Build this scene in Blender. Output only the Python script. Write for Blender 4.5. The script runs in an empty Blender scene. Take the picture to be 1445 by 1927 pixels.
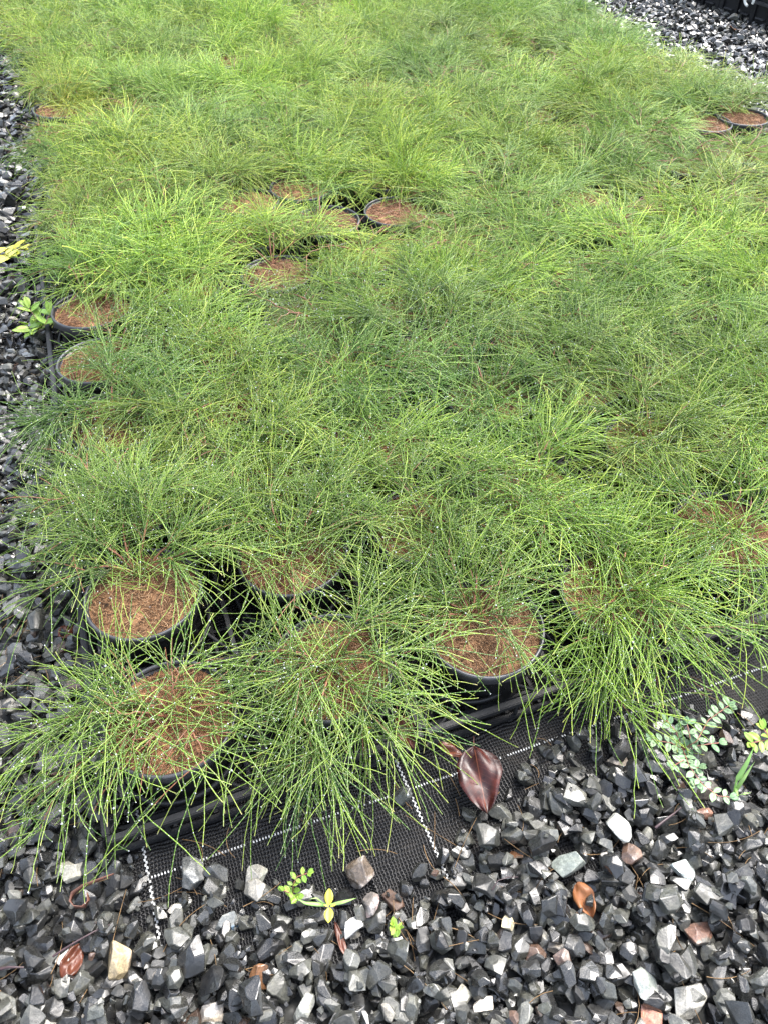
import bpy, bmesh, math, random
import numpy as np
from mathutils import Vector, Matrix, noise

# ------------------------------------------------------------------ camera, sky, sun, exposure
scene = bpy.context.scene
COL = scene.collection
PITCH, YAW, CAM_H = math.radians(45.9), math.radians(20.1), 1.25
cd = bpy.data.cameras.new('camera')
cam = bpy.data.objects.new('camera', cd)
COL.objects.link(cam)
cam.location = (0, 0, CAM_H)
cam.rotation_euler = (math.radians(90) - PITCH, 0, -YAW)
cd.sensor_fit = 'VERTICAL'
cd.sensor_height = 24.0
cd.lens = 24.0 * 1447 / 1927
cd.clip_start, cd.clip_end = 0.02, 400
scene.camera = cam

SUN_EL, SUN_AZ = math.radians(58), math.radians(62)      # azimuth clockwise from +Y
w = bpy.data.worlds.new('World')
scene.world = w
w.use_nodes = True
wn, wl = w.node_tree.nodes, w.node_tree.links
wn.clear()
sky = wn.new('ShaderNodeTexSky')
sky.sky_type = 'NISHITA'
sky.sun_disc = False
sky.sun_elevation, sky.sun_rotation = SUN_EL, SUN_AZ
sky.air_density, sky.dust_density = 1.0, 3.0
hs = wn.new('ShaderNodeHueSaturation')
hs.inputs['Saturation'].default_value = 0.58            # overcast: the blue is mostly washed out
bg = wn.new('ShaderNodeBackground')
bg.inputs['Strength'].default_value = 0.15
wo = wn.new('ShaderNodeOutputWorld')
wl.new(sky.outputs[0], hs.inputs['Color'])
wl.new(hs.outputs[0], bg.inputs[0])
wl.new(bg.outputs[0], wo.inputs[0])
sd = bpy.data.lights.new('sun', 'SUN')
sd.energy, sd.angle, sd.color = 1.2, math.radians(34), (1.0, 0.96, 0.9)
sun = bpy.data.objects.new('sun', sd)
COL.objects.link(sun)
sun.rotation_euler = (math.radians(90) - SUN_EL, 0, math.pi - SUN_AZ)
scene.view_settings.view_transform = 'Standard'
scene.view_settings.look = 'None'
scene.view_settings.gamma = 1
scene.view_settings.exposure = 2.05

# ------------------------------------------------------------------ helpers
def at(px, py, z=0.0):
    """point on the plane z seen at photo pixel (px, py)"""
    cp, sp, cy, sy = math.cos(PITCH), math.sin(PITCH), math.cos(YAW), math.sin(YAW)
    fw = Vector((sy * cp, cy * cp, -sp)); rt = Vector((cy, -sy, 0)); up = rt.cross(fw)
    d = rt * ((px - 722.5) / 1447) + up * (-(py - 963.5) / 1447) + fw
    return Vector((0, 0, CAM_H)) + d * ((z - CAM_H) / d.z)

def proj(p):
    cp, sp, cy, sy = math.cos(PITCH), math.sin(PITCH), math.cos(YAW), math.sin(YAW)
    fw = Vector((sy * cp, cy * cp, -sp)); rt = Vector((cy, -sy, 0)); up = rt.cross(fw)
    v = Vector(p) - Vector((0, 0, CAM_H)); z = v.dot(fw)
    if z < 0.05: return None
    return 722.5 + 1447 * v.dot(rt) / z, 963.5 - 1447 * v.dot(up) / z, z

def az_img(dx, dy):
    """ground azimuth (angle from +X, radians) of a direction as drawn in plan: dx right, dy away"""
    cy, sy = math.cos(YAW), math.sin(YAW)
    return math.atan2(-sy * dx + cy * dy, cy * dx + sy * dy)

def np_mesh(name, V, quads=None, tris=None, attrs=None, smooth=True, mats=None):
    me = bpy.data.meshes.new(name)
    V = np.asarray(V, np.float32)
    me.vertices.add(len(V)); me.vertices.foreach_set('co', V.ravel())
    parts, starts, n = [], [], 0
    if quads is not None and len(quads):
        q = np.asarray(quads, np.int32); parts.append(q.ravel()); starts.append(np.arange(len(q)) * 4); n += q.size
    if tris is not None and len(tris):
        t = np.asarray(tris, np.int32); parts.append(t.ravel()); starts.append(n + np.arange(len(t)) * 3)
    li = np.concatenate(parts).astype(np.int32); st = np.concatenate(starts).astype(np.int32)
    me.loops.add(len(li)); me.loops.foreach_set('vertex_index', li)
    me.polygons.add(len(st)); me.polygons.foreach_set('loop_start', st)
    me.update(calc_edges=True)
    me.polygons.foreach_set('use_smooth', np.full(len(st), smooth, bool))
    for k, a in (attrs or {}).items():
        at_ = me.attributes.new(k, 'FLOAT', 'POINT'); at_.data.foreach_set('value', np.asarray(a, np.float32))
    for m in (mats or []): me.materials.append(m)
    me.update()
    return me

def link(name, me, parent=None):
    o = bpy.data.objects.new(name, me)
    COL.objects.link(o)
    if parent is not None: o.parent = parent
    return o

def bm_obj(name, bm, mat, parent=None, smooth=False):
    me = bpy.data.meshes.new(name)
    bm.to_mesh(me); bm.free()
    me.materials.append(mat)
    if smooth: me.polygons.foreach_set('use_smooth', np.ones(len(me.polygons), bool))
    return link(name, me, parent)

def tag(o, label, cat, group=None, kind=None):
    o['label'] = label; o['category'] = cat
    if group: o['group'] = group
    if kind: o['kind'] = kind
    return o

def empty(name, loc, label, cat, group=None, rz=0):
    o = bpy.data.objects.new(name, None)
    o.empty_display_size = 0.05
    COL.objects.link(o); o.location = loc; o.rotation_euler = (0, 0, rz)
    return tag(o, label, cat, group)

def box(bm, c, s, M=None):
    r = bmesh.ops.create_cube(bm, size=1.0)
    for v in r['verts']:
        v.co = Vector((v.co.x * s[0], v.co.y * s[1], v.co.z * s[2]))
        if M is not None: v.co = M @ v.co
        v.co += Vector(c)
    return r['verts']

def tube(P, R, sides=6):
    """verts, quads of a tube along points P with radii R"""
    P = np.asarray(P, float); K = len(P); R = np.broadcast_to(np.asarray(R, float), (K,))
    T = np.gradient(P, axis=0); T /= np.linalg.norm(T, axis=1)[:, None] + 1e-9
    ref = np.array([0.13, 0.21, 0.97]); A = np.cross(T, ref); A /= np.linalg.norm(A, axis=1)[:, None] + 1e-9
    B = np.cross(T, A)
    th = np.arange(sides) / sides * 2 * np.pi
    V = P[:, None] + R[:, None, None] * (np.cos(th)[None, :, None] * A[:, None] + np.sin(th)[None, :, None] * B[:, None])
    q = []
    for k in range(K - 1):
        for i in range(sides):
            j = (i + 1) % sides
            q.append((k * sides + i, k * sides + j, (k + 1) * sides + j, (k + 1) * sides + i))
    return V.reshape(-1, 3), np.array(q)

class Acc:
    def __init__(self): self.V, self.Q, self.T, self.n = [], [], [], 0
    def add(self, V, Q=None, T=None):
        V = np.asarray(V, float)
        if Q is not None and len(Q): self.Q.append(np.asarray(Q) + self.n)
        if T is not None and len(T): self.T.append(np.asarray(T) + self.n)
        self.V.append(V); self.n += len(V)
    def mesh(self, name, mat, smooth=True, attrs=None):
        return np_mesh(name, np.concatenate(self.V), np.concatenate(self.Q) if self.Q else None,
                       np.concatenate(self.T) if self.T else None, attrs, smooth, [mat])

def lathe(profile, seg=48):
    V, Q = [], []
    n = len(profile)
    for k in range(seg):
        a = 2 * math.pi * k / seg
        for r, z in profile: V.append((r * math.cos(a), r * math.sin(a), z))
    for k in range(seg):
        j = (k + 1) % seg
        for i in range(n - 1): Q.append((k * n + i, j * n + i, j * n + i + 1, k * n + i + 1))
    return np.array(V), np.array(Q)

# ------------------------------------------------------------------ materials
def new_mat(name):
    m = bpy.data.materials.new(name); m.use_nodes = True
    nt = m.node_tree
    return m, nt, nt.nodes, nt.links, nt.nodes['Principled BSDF']

def nd(ns, t, **kw):
    n = ns.new(t)
    for k, v in kw.items(): setattr(n, k, v)
    return n

def ramp(ns, stops, interp='LINEAR'):
    r = ns.new('ShaderNodeValToRGB'); e = r.color_ramp; e.interpolation = interp
    while len(e.elements) < len(stops): e.elements.new(0.5)
    for el, (p, c) in zip(e.elements, stops):
        el.position = p; el.color = (*c, 1)
    return r

def bump(ns, ls, h, p, strength, dist=0.002):
    b = ns.new('ShaderNodeBump'); b.inputs['Strength'].default_value = strength; b.inputs['Distance'].default_value = dist
    ls.new(h, b.inputs['Height']); ls.new(b.outputs[0], p.inputs['Normal']); return b

def math_n(ns, ls, op, a, b=None, c=None):
    n = ns.new('ShaderNodeMath'); n.operation = op
    for i, x in enumerate((a, b, c)):
        if x is None: continue
        if isinstance(x, (int, float)): n.inputs[i].default_value = x
        else: ls.new(x, n.inputs[i])
    return n.outputs[0]

def mixc(ns, ls, f, a, b, mode='MIX'):
    n = ns.new('ShaderNodeMix'); n.data_type = 'RGBA'; n.blend_type = mode
    for s, x in ((n.inputs[0], f), (n.inputs[6], a), (n.inputs[7], b)):
        if isinstance(x, (int, float)): s.default_value = x
        elif isinstance(x, tuple): s.default_value = (*x, 1)
        else: ls.new(x, s)
    return n.outputs[2]

def needle_material():
    m, nt, ns, ls, p = new_mat('sheoak_needles')
    a = nd(ns, 'ShaderNodeAttribute', attribute_name='along')
    d = nd(ns, 'ShaderNodeAttribute', attribute_name='dist')
    r = nd(ns, 'ShaderNodeAttribute', attribute_name='rnd')
    oi = ns.new('ShaderNodeObjectInfo')
    base = ramp(ns, [(0.0, (0.046, 0.115, 0.024)), (0.35, (0.113, 0.212, 0.031)), (0.7, (0.205, 0.322, 0.042)), (1.0, (0.315, 0.395, 0.085))])
    ls.new(r.outputs['Fac'], base.inputs[0])
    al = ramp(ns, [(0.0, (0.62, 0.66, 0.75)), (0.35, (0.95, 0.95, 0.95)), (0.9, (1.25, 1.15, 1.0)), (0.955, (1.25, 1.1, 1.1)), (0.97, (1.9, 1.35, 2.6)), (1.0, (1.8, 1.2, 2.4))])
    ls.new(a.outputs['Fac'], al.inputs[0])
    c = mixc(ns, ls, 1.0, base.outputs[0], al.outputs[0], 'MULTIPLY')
    c = mixc(ns, ls, 1.0, c, oi.outputs['Color'], 'MULTIPLY')
    fr = math_n(ns, ls, 'FRACT', math_n(ns, ls, 'MULTIPLY', d.outputs['Fac'], 115.0))
    joint = math_n(ns, ls, 'GREATER_THAN', fr, 0.80)
    c = mixc(ns, ls, math_n(ns, ls, 'MULTIPLY', joint, 0.5), c, (0.42, 0.44, 0.26))
    ls.new(c, p.inputs['Base Color'])
    p.inputs['Roughness'].default_value = 0.33
    p.inputs['Specular IOR Level'].default_value = 0.4
    p.inputs['Subsurface Weight'].default_value = 0.0
    return m

def stem_material():
    m, nt, ns, ls, p = new_mat('sheoak_bark')
    n = nd(ns, 'ShaderNodeTexNoise'); n.inputs['Scale'].default_value = 90
    r = ramp(ns, [(0.3, (0.10, 0.048, 0.028)), (0.6, (0.26, 0.105, 0.05)), (0.8, (0.36, 0.18, 0.10))])
    ls.new(n.outputs[0], r.inputs[0]); ls.new(r.outputs[0], p.inputs['Base Color'])
    p.inputs['Roughness'].default_value = 0.4
    bump(ns, ls, n.outputs[0], p, 0.6, 0.001)
    return m

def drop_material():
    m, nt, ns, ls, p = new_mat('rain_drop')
    p.inputs['Base Color'].default_value = (0.8, 0.84, 0.85, 1)  # whitish base puts the bright glint of each drop into its colour
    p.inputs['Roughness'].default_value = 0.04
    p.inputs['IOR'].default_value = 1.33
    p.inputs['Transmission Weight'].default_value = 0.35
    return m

def plastic_material(name, col=(0.006, 0.0065, 0.007), rough=0.25, dirt=0.3, spec=0.7):
    m, nt, ns, ls, p = new_mat(name)
    tc = ns.new('ShaderNodeTexCoord')
    n = nd(ns, 'ShaderNodeTexNoise'); n.inputs['Scale'].default_value = 14; n.inputs['Detail'].default_value = 8; n.inputs['Roughness'].default_value = 0.7
    ls.new(tc.outputs['Object'], n.inputs['Vector'])
    r = ramp(ns, [(0.45, col), (0.72, tuple(c * 1.8 + 0.012 * dirt for c in col)), (0.85, (0.020, 0.017, 0.013))])
    ls.new(n.outputs[0], r.inputs[0]); ls.new(r.outputs[0], p.inputs['Base Color'])
    rr = ramp(ns, [(0.3, (rough * 0.7,) * 3), (0.8, (rough * 1.8,) * 3)])
    ls.new(n.outputs[0], rr.inputs[0]); ls.new(rr.outputs[0], p.inputs['Roughness'])
    p.inputs['Specular IOR Level'].default_value = spec
    n2 = nd(ns, 'ShaderNodeTexNoise'); n2.inputs['Scale'].default_value = 220
    ls.new(tc.outputs['Object'], n2.inputs['Vector'])
    bump(ns, ls, n2.outputs[0], p, 0.12, 0.001)
    return m

def mulch_material():
    m, nt, ns, ls, p = new_mat('coir_fibre')
    tc = ns.new('ShaderNodeTexCoord'); oi = ns.new('ShaderNodeObjectInfo')
    f = nd(ns, 'ShaderNodeAttribute', attribute_name='rnd')
    n = nd(ns, 'ShaderNodeTexNoise'); n.inputs['Scale'].default_value = 260; n.inputs['Detail'].default_value = 6; n.inputs['Distortion'].default_value = 1.5
    ls.new(tc.outputs['Object'], n.inputs['Vector'])
    n2 = nd(ns, 'ShaderNodeTexNoise'); n2.inputs['Scale'].default_value = 22
    ls.new(tc.outputs['Object'], n2.inputs['Vector'])
    v = math_n(ns, ls, 'ADD', math_n(ns, ls, 'MULTIPLY', n.outputs[0], 0.55), math_n(ns, ls, 'MULTIPLY', f.outputs['Fac'], 0.5))
    v = math_n(ns, ls, 'ADD', v, math_n(ns, ls, 'MULTIPLY', math_n(ns, ls, 'SUBTRACT', n2.outputs[0], 0.5), 0.5))
    r = ramp(ns, [(0.2, (0.045, 0.023, 0.011)), (0.40, (0.20, 0.098, 0.041)), (0.6, (0.41, 0.220, 0.102)), (1.0, (0.66, 0.46, 0.28))])
    ls.new(v, r.inputs[0])
    c = mixc(ns, ls, 1.0, r.outputs[0], oi.outputs['Color'], 'MULTIPLY')
    ls.new(c, p.inputs['Base Color'])
    p.inputs['Roughness'].default_value = 0.75
    bump(ns, ls, n.outputs[0], p, 0.8, 0.003)
    return m

STONE_STOPS = [(0.0, (0.013, 0.013, 0.0128)), (0.25, (0.024, 0.024, 0.0225)), (0.48, (0.040, 0.040, 0.035)), (0.66, (0.057, 0.058, 0.049)),
               (0.84, (0.083, 0.084, 0.071)), (0.94, (0.115, 0.116, 0.10)), (0.968, (0.16, 0.157, 0.135)), (0.972, (0.085, 0.060, 0.045)), (0.984, (0.10, 0.056, 0.038)),
               (0.99, (0.27, 0.25, 0.21)), (1.0, (0.34, 0.33, 0.29))]

def stone_material(name='wet_stone', tint=None, spots=None, rough=(0.05, 0.42)):
    m, nt, ns, ls, p = new_mat(name)
    tc = ns.new('ShaderNodeTexCoord')
    n = nd(ns, 'ShaderNodeTexNoise'); n.inputs['Scale'].default_value = 75; n.inputs['Detail'].default_value = 10; n.inputs['Roughness'].default_value = 0.68
    n2 = nd(ns, 'ShaderNodeTexNoise'); n2.inputs['Scale'].default_value = 420; n2.inputs['Detail'].default_value = 4
    n3 = nd(ns, 'ShaderNodeTexNoise'); n3.inputs['Scale'].default_value = 28; n3.inputs['Detail'].default_value = 3
    for x in (n, n2, n3): ls.new(tc.outputs['Object'], x.inputs['Vector'])
    if tint is None:
        a = nd(ns, 'ShaderNodeAttribute', attribute_name='rnd')
        r = ramp(ns, STONE_STOPS); ls.new(a.outputs['Fac'], r.inputs[0]); c = r.outputs[0]
    else:
        c = mixc(ns, ls, 1.0, tint, (1, 1, 1), 'MULTIPLY')
        if spots:
            sr = ramp(ns, [(0.5, (0, 0, 0)), (0.58, (1, 1, 1))]); ls.new(n3.outputs[0], sr.inputs[0])
            c = mixc(ns, ls, sr.outputs[0], c, spots)
    v = ramp(ns, [(0.3, (0.55,) * 3), (0.52, (1, 1, 1)), (0.75, (1.65, 1.6, 1.45))]); ls.new(n.outputs[0], v.inputs[0])
    c = mixc(ns, ls, 1.0, c, v.outputs[0], 'MULTIPLY')
    g = ramp(ns, [(0.35, (0.75,) * 3), (0.7, (1.3,) * 3)]); ls.new(n2.outputs[0], g.inputs[0])
    c = mixc(ns, ls, 1.0, c, g.outputs[0], 'MULTIPLY')
    ls.new(c, p.inputs['Base Color'])
    rr = ramp(ns, [(0.36, (rough[0] + .1,) * 3), (0.55, (rough[0] + 0.25,) * 3), (0.68, (rough[1] + .15,) * 3)])
    ls.new(n3.outputs[0], rr.inputs[0]); ls.new(rr.outputs[0], p.inputs['Roughness'])
    p.inputs['Specular IOR Level'].default_value = 0.5
    cw = ramp(ns, [(0.42, (1, 1, 1)), (0.62, (0.1, 0.1, 0.1))]); ls.new(n3.outputs[0], cw.inputs[0])
    ls.new(cw.outputs[0], p.inputs['Coat Weight'])
    p.inputs['Coat Roughness'].default_value = 0.07; p.inputs['Coat IOR'].default_value = 1.48
    h = math_n(ns, ls, 'ADD', n.outputs[0], math_n(ns, ls, 'MULTIPLY', n2.outputs[0], 0.15))
    bump(ns, ls, h, p, 0.5, 0.004)
    return m

def ground_material():
    m, nt, ns, ls, p = new_mat('crushed_rock_ground')
    tc = ns.new('ShaderNodeTexCoord')
    v = nd(ns, 'ShaderNodeTexVoronoi'); v.inputs['Scale'].default_value = 32
    ls.new(tc.outputs['Object'], v.inputs['Vector'])
    r = ramp(ns, [(0.0, (0.02, 0.021, 0.022)), (0.6, (0.05, 0.052, 0.05)), (1.0, (0.12, 0.12, 0.11))])
    sx = nd(ns, 'ShaderNodeSeparateColor'); ls.new(v.outputs['Color'], sx.inputs[0]); ls.new(sx.outputs[0], r.inputs[0])
    ls.new(r.outputs[0], p.inputs['Base Color'])
    p.inputs['Roughness'].default_value = 0.5
    bump(ns, ls, math_n(ns, ls, 'MULTIPLY', v.outputs['Distance'], -1.0), p, 1.0, 0.02)
    return m

_md = (at(1445, 1255) - at(282, 1655)).normalized()
MATCS = (_md.x, _md.y)
def mat_material():
    m, nt, ns, ls, p = new_mat('woven_weed_mat')
    tc = ns.new('ShaderNodeTexCoord'); sx = ns.new('ShaderNodeSeparateXYZ')
    ls.new(tc.outputs['Object'], sx.inputs[0])
    pitch = 2 * math.pi / 0.0052
    nw = nd(ns, 'ShaderNodeTexNoise'); nw.inputs['Scale'].default_value = 26; nw.inputs['Detail'].default_value = 4
    ls.new(tc.outputs['Object'], nw.inputs['Vector'])
    sh = math_n(ns, ls, 'MULTIPLY', math_n(ns, ls, 'SUBTRACT', nw.outputs[0], .5), .014)
    ca_, sa_ = MATCS
    ux = math_n(ns, ls, 'ADD', math_n(ns, ls, 'ADD', math_n(ns, ls, 'MULTIPLY', sx.outputs['X'], ca_), math_n(ns, ls, 'MULTIPLY', sx.outputs['Y'], sa_)), sh)
    uy = math_n(ns, ls, 'ADD', math_n(ns, ls, 'ADD', math_n(ns, ls, 'MULTIPLY', sx.outputs['X'], -sa_), math_n(ns, ls, 'MULTIPLY', sx.outputs['Y'], ca_)), sh)
    wx = math_n(ns, ls, 'SINE', math_n(ns, ls, 'MULTIPLY', ux, pitch))
    wy = math_n(ns, ls, 'SINE', math_n(ns, ls, 'MULTIPLY', uy, pitch * 0.85))
    h = math_n(ns, ls, 'MULTIPLY', wx, wy)
    h2 = math_n(ns, ls, 'ADD', math_n(ns, ls, 'MULTIPLY', h, 0.5), math_n(ns, ls, 'MULTIPLY', wy, 0.5))
    n = nd(ns, 'ShaderNodeTexNoise'); n.inputs['Scale'].default_value = 11; n.inputs['Detail'].default_value = 7
    ls.new(tc.outputs['Object'], n.inputs['Vector'])
    r = ramp(ns, [(0.15, (0.002, 0.002, 0.0022)), (0.55, (0.008, 0.008, 0.0088)), (0.9, (0.028, 0.028, 0.031))])
    ls.new(math_n(ns, ls, 'ADD', math_n(ns, ls, 'MULTIPLY', h2, 0.33), 0.5), r.inputs[0])
    dirt = ramp(ns, [(0.38, (.75, .75, .75)), (0.55, (1.2, 1.2, 1.15)), (0.72, (3.2, 2.8, 2.2))]); ls.new(n.outputs[0], dirt.inputs[0])
    c = mixc(ns, ls, 1.0, r.outputs[0], dirt.outputs[0], 'MULTIPLY')
    ls.new(c, p.inputs['Base Color'])
    p.inputs['Roughness'].default_value = 0.38
    p.inputs['Specular IOR Level'].default_value = 0.35
    bump(ns, ls, h2, p, 1.0, 0.0016)
    return m

def plain(name, col, rough=0.5, var=0.25, scale=60, trans=0.0, bumps=0.2):
    m, nt, ns, ls, p = new_mat(name)
    tc = ns.new('ShaderNodeTexCoord')
    n = nd(ns, 'ShaderNodeTexNoise'); n.inputs['Scale'].default_value = scale; n.inputs['Detail'].default_value = 5
    ls.new(tc.outputs['Object'], n.inputs['Vector'])
    r = ramp(ns, [(0.3, tuple(c * (1 - var) for c in col)), (0.7, tuple(min(1, c * (1 + var)) for c in col))])
    ls.new(n.outputs[0], r.inputs[0]); ls.new(r.outputs[0], p.inputs['Base Color'])
    p.inputs['Roughness'].default_value = rough
    bump(ns, ls, n.outputs[0], p, bumps, 0.002)
    return m

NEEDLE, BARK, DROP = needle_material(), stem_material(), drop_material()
POT, TRAY = plastic_material('black_pot_plastic'), plastic_material('black_tray_plastic', (0.011, 0.0115, 0.0125), 0.45, 0.4, 0.45)
COIR, STONE, GROUND, MAT = mulch_material(), stone_material(), ground_material(), mat_material()
THREAD = plain('white_thread', (0.50, 0.51, 0.50), 0.6, 0.35, 45)

# ------------------------------------------------------------------ the setting: ground, weed mat, gravel
bm = bmesh.new()
bmesh.ops.create_grid(bm, x_segments=2, y_segments=2, size=150)
g = bm_obj('ground', bm, GROUND); g['kind'] = 'structure'; g.location = (0, 0, -0.004)

# weed mat: its own slightly skewed frame, as laid under the trays
MC = at(282, 1655)                                             # where the two printed lines cross
mdx = (at(1445, 1255) - MC).normalized()                       # along the front line
mdy = (at(265, 1590) - at(292, 1695)).normalized()
mdy = (Vector((-mdx.y, mdx.x, 0)) * 0.6 + mdy * 0.4).normalized()

CREASE = (at(690, 1640) - MC).dot(mdx)
def mat_pt(u, v):
    p = MC + mdx * u + mdy * v
    z = 0.004 + 0.0035 * noise.noise(Vector((u * 5, v * 5, 1.7))) + 0.002 * noise.noise(Vector((u * 14, v * 14, 4)))
    z += 0.006 * math.exp(-((u - CREASE) / 0.006) ** 2) * (1 if v < .02 else 0)
    return Vector((p.x, p.y, max(z, 0.0015)))

nu, nv = 150, 120
U = np.concatenate([np.sort(np.concatenate([np.linspace(-0.035, 1.3, 90), CREASE + np.linspace(-.014, .014, 20)])), np.linspace(1.33, 2.80, 36)])
Vv = np.concatenate([np.linspace(-0.22, 0.12, 50), np.linspace(0.16, 6.3, 71)])
mv = [mat_pt(a, b) for b in Vv for a in U]
q = [(j * len(U) + i, j * len(U) + i + 1, (j + 1) * len(U) + i + 1, (j + 1) * len(U) + i) for j in range(len(Vv) - 1) for i in range(len(U) - 1)]
mo = link('weed_mat', np_mesh('weed_mat', np.array(mv), q, mats=[MAT]))
tag(mo, 'black woven weed mat with white stitched lines, laid under the trays at the front', 'weed mat')

def dashes(along_u, fixed, a, b, step, width, fill, jitter=0.0):
    A = Acc(); rr = random.Random(3); t = a
    while t < b:
        ln = step * fill
        cu, cv = (t, fixed) if along_u else (fixed, t)
        if not along_u: cu += (0.0011 if int(t / step) % 2 else -0.0011)
        c = mat_pt(cu, cv); c.z += 0.0016
        du, dv = (mdx * ln / 2, mdy * width / 2) if along_u else (mdx * width / 2, mdy * ln / 2)
        top = [c - du - dv, c + du - dv, c + du + dv, c - du + dv]
        Vt = [tuple(p) for p in top] + [(p.x, p.y, p.z - 0.0012) for p in top]
        if rr.random() > jitter:
            A.add(Vt, [(0, 1, 2, 3), (0, 4, 5, 1), (1, 5, 6, 2), (2, 6, 7, 3), (3, 7, 4, 0)])
        t += step
    return A
link('stitched_line', dashes(True, 0.0, -0.03, 1.3, 0.0050, 0.0034, 0.42, 0.2).mesh('stitched_line', THREAD, False), mo)
link('stitched_line', dashes(False, 0.0, -0.12, 0.12, 0.0044, 0.0030, 0.9, 0.06).mesh('stitched_line', THREAD, False), mo)
us = (at(765, 1510) - MC).dot(mdx)
link('stitched_line', dashes(False, us + 0.01, -0.17, 0.12, 0.0044, 0.0026, 0.9, 0.06).mesh('stitched_line', THREAD, False), mo)

# stones ------------------------------------------------------------
def stone_variant(seed, bevel=True, rough=True):
    r = random.Random(seed); bm = bmesh.new()
    bmesh.ops.create_cube(bm, size=2.0)
    sc = (1.0, r.uniform(0.6, 0.92), r.uniform(0.36, 0.62))
    for k in range(r.randint(11, 15)):
        n = Vector((r.gauss(0, 1), r.gauss(0, 1), r.gauss(0, 1))).normalized()
        d = r.uniform(0.62, 0.98)
        bmesh.ops.bisect_plane(bm, geom=bm.verts[:] + bm.edges[:] + bm.faces[:], plane_co=n * d, plane_no=n, clear_outer=True)
        ed = [e for e in bm.edges if e.is_boundary]
        if ed: bmesh.ops.edgeloop_fill(bm, edges=ed)
    for v in bm.verts: v.co = Vector((v.co.x * sc[0], v.co.y * sc[1], v.co.z * sc[2]))
    bmesh.ops.remove_doubles(bm, verts=bm.verts[:], dist=0.04)
    if bevel:
        bmesh.ops.bevel(bm, geom=bm.edges[:], offset=0.042, segments=1, affect='EDGES', profile=0.6)
        if rough:
            bmesh.ops.triangulate(bm, faces=bm.faces[:])
            bmesh.ops.subdivide_edges(bm, edges=[e for e in bm.edges if e.calc_length() > 0.35], cuts=1, use_grid_fill=True)
            o = Vector((seed * 3.1, 0, 0))
            for v in bm.verts:
                v.co += v.co.normalized() * (0.035 * noise.noise(v.co * 1.6 + o) + 0.012 * noise.noise(v.co * 6 + o))
    bmesh.ops.triangulate(bm, faces=bm.faces[:])
    bm.verts.ensure_lookup_table()
    V = np.array([v.co for v in bm.verts]); T = np.array([[v.index for v in f.verts] for f in bm.faces])
    m = max(np.abs(V).max(), 1e-6)
    bm.free()
    return V / m, T

HI = [stone_variant(s) for s in range(30)]
LO = [stone_variant(100 + s, True, False) for s in range(14)]

mat_poly = [at(x, y) for x, y in ((262, 1560), (283, 1690), (345, 1675), (440, 1672), (500, 1648), (560, 1668), (640, 1672), (700, 1705), (760, 1668), (800, 1640), (850, 1590), (868, 1545),
            (905, 1500), (965, 1455), (1020, 1410), (1110, 1372), (1200, 1342), (1300, 1338), (1400, 1343), (1600, 1260), (1600, 1000), (262, 1300))]
mat_poly = [(p.x, p.y) for p in mat_poly]

def in_poly(x, y, P):
    c = False; j = len(P) - 1
    for i in range(len(P)):
        xi, yi = P[i]; xj, yj = P[j]
        if (yi > y) != (yj > y) and x < (xj - xi) * (y - yi) / (yj - yi) + xi: c = not c
        j = i
    return c

def blocked(x, y):
    if in_poly(x, y, mat_poly): return True
    return -0.205 < x < 2.66 and y > 0.56

def rot_matrix(r):
    return (Matrix.Rotation(r.uniform(0, 6.283), 3, 'Z') @ Matrix.Rotation(r.gauss(0, 0.34), 3, 'X') @ Matrix.Rotation(r.gauss(0, 0.34), 3, 'Y') @ Matrix.Rotation(r.uniform(0, 6.283), 3, 'Z'))

class Bed:
    """drops stones one on another over a height map"""
    RES = 0.005
    def __init__(self, x0, x1, y0, y1):
        self.x0, self.y0, self.x1, self.y1 = x0, y0, x1, y1
        self.h = np.zeros((int((y1 - y0) / self.RES) + 60, int((x1 - x0) / self.RES) + 60), np.float32)
    def drop(self, x, y, rx, rz, sink=0.5, pct=0.72):
        i, j = int((x - self.x0) / self.RES) + 30, int((y - self.y0) / self.RES) + 30
        k = max(2, int(rx / self.RES * 0.8))
        sl = self.h[max(0, j - k):j + k + 1, max(0, i - k):i + k + 1]
        if sl.size == 0: return rz
        yy, xx = np.mgrid[-1:1:sl.shape[0] * 1j, -1:1:sl.shape[1] * 1j]
        dd = xx * xx + yy * yy; ins = dd < 1
        s = np.sort(sl[ins]); base = float(s[int(len(s) * pct)]) if len(s) else 0.0
        z = base + rz * sink
        top = z + rz * np.sqrt(np.clip(1 - dd, 0, 1)) * 0.9
        sl[ins] = np.maximum(sl, top)[ins]
        return z

ACC = {'V': [], 'T': [], 'R': [], 'n': 0}
def emit(V, T, tone):
    ACC['V'].append(V); ACC['T'].append(T + ACC['n']); ACC['R'].append(np.full(len(V), tone)); ACC['n'] += len(V)

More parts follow.
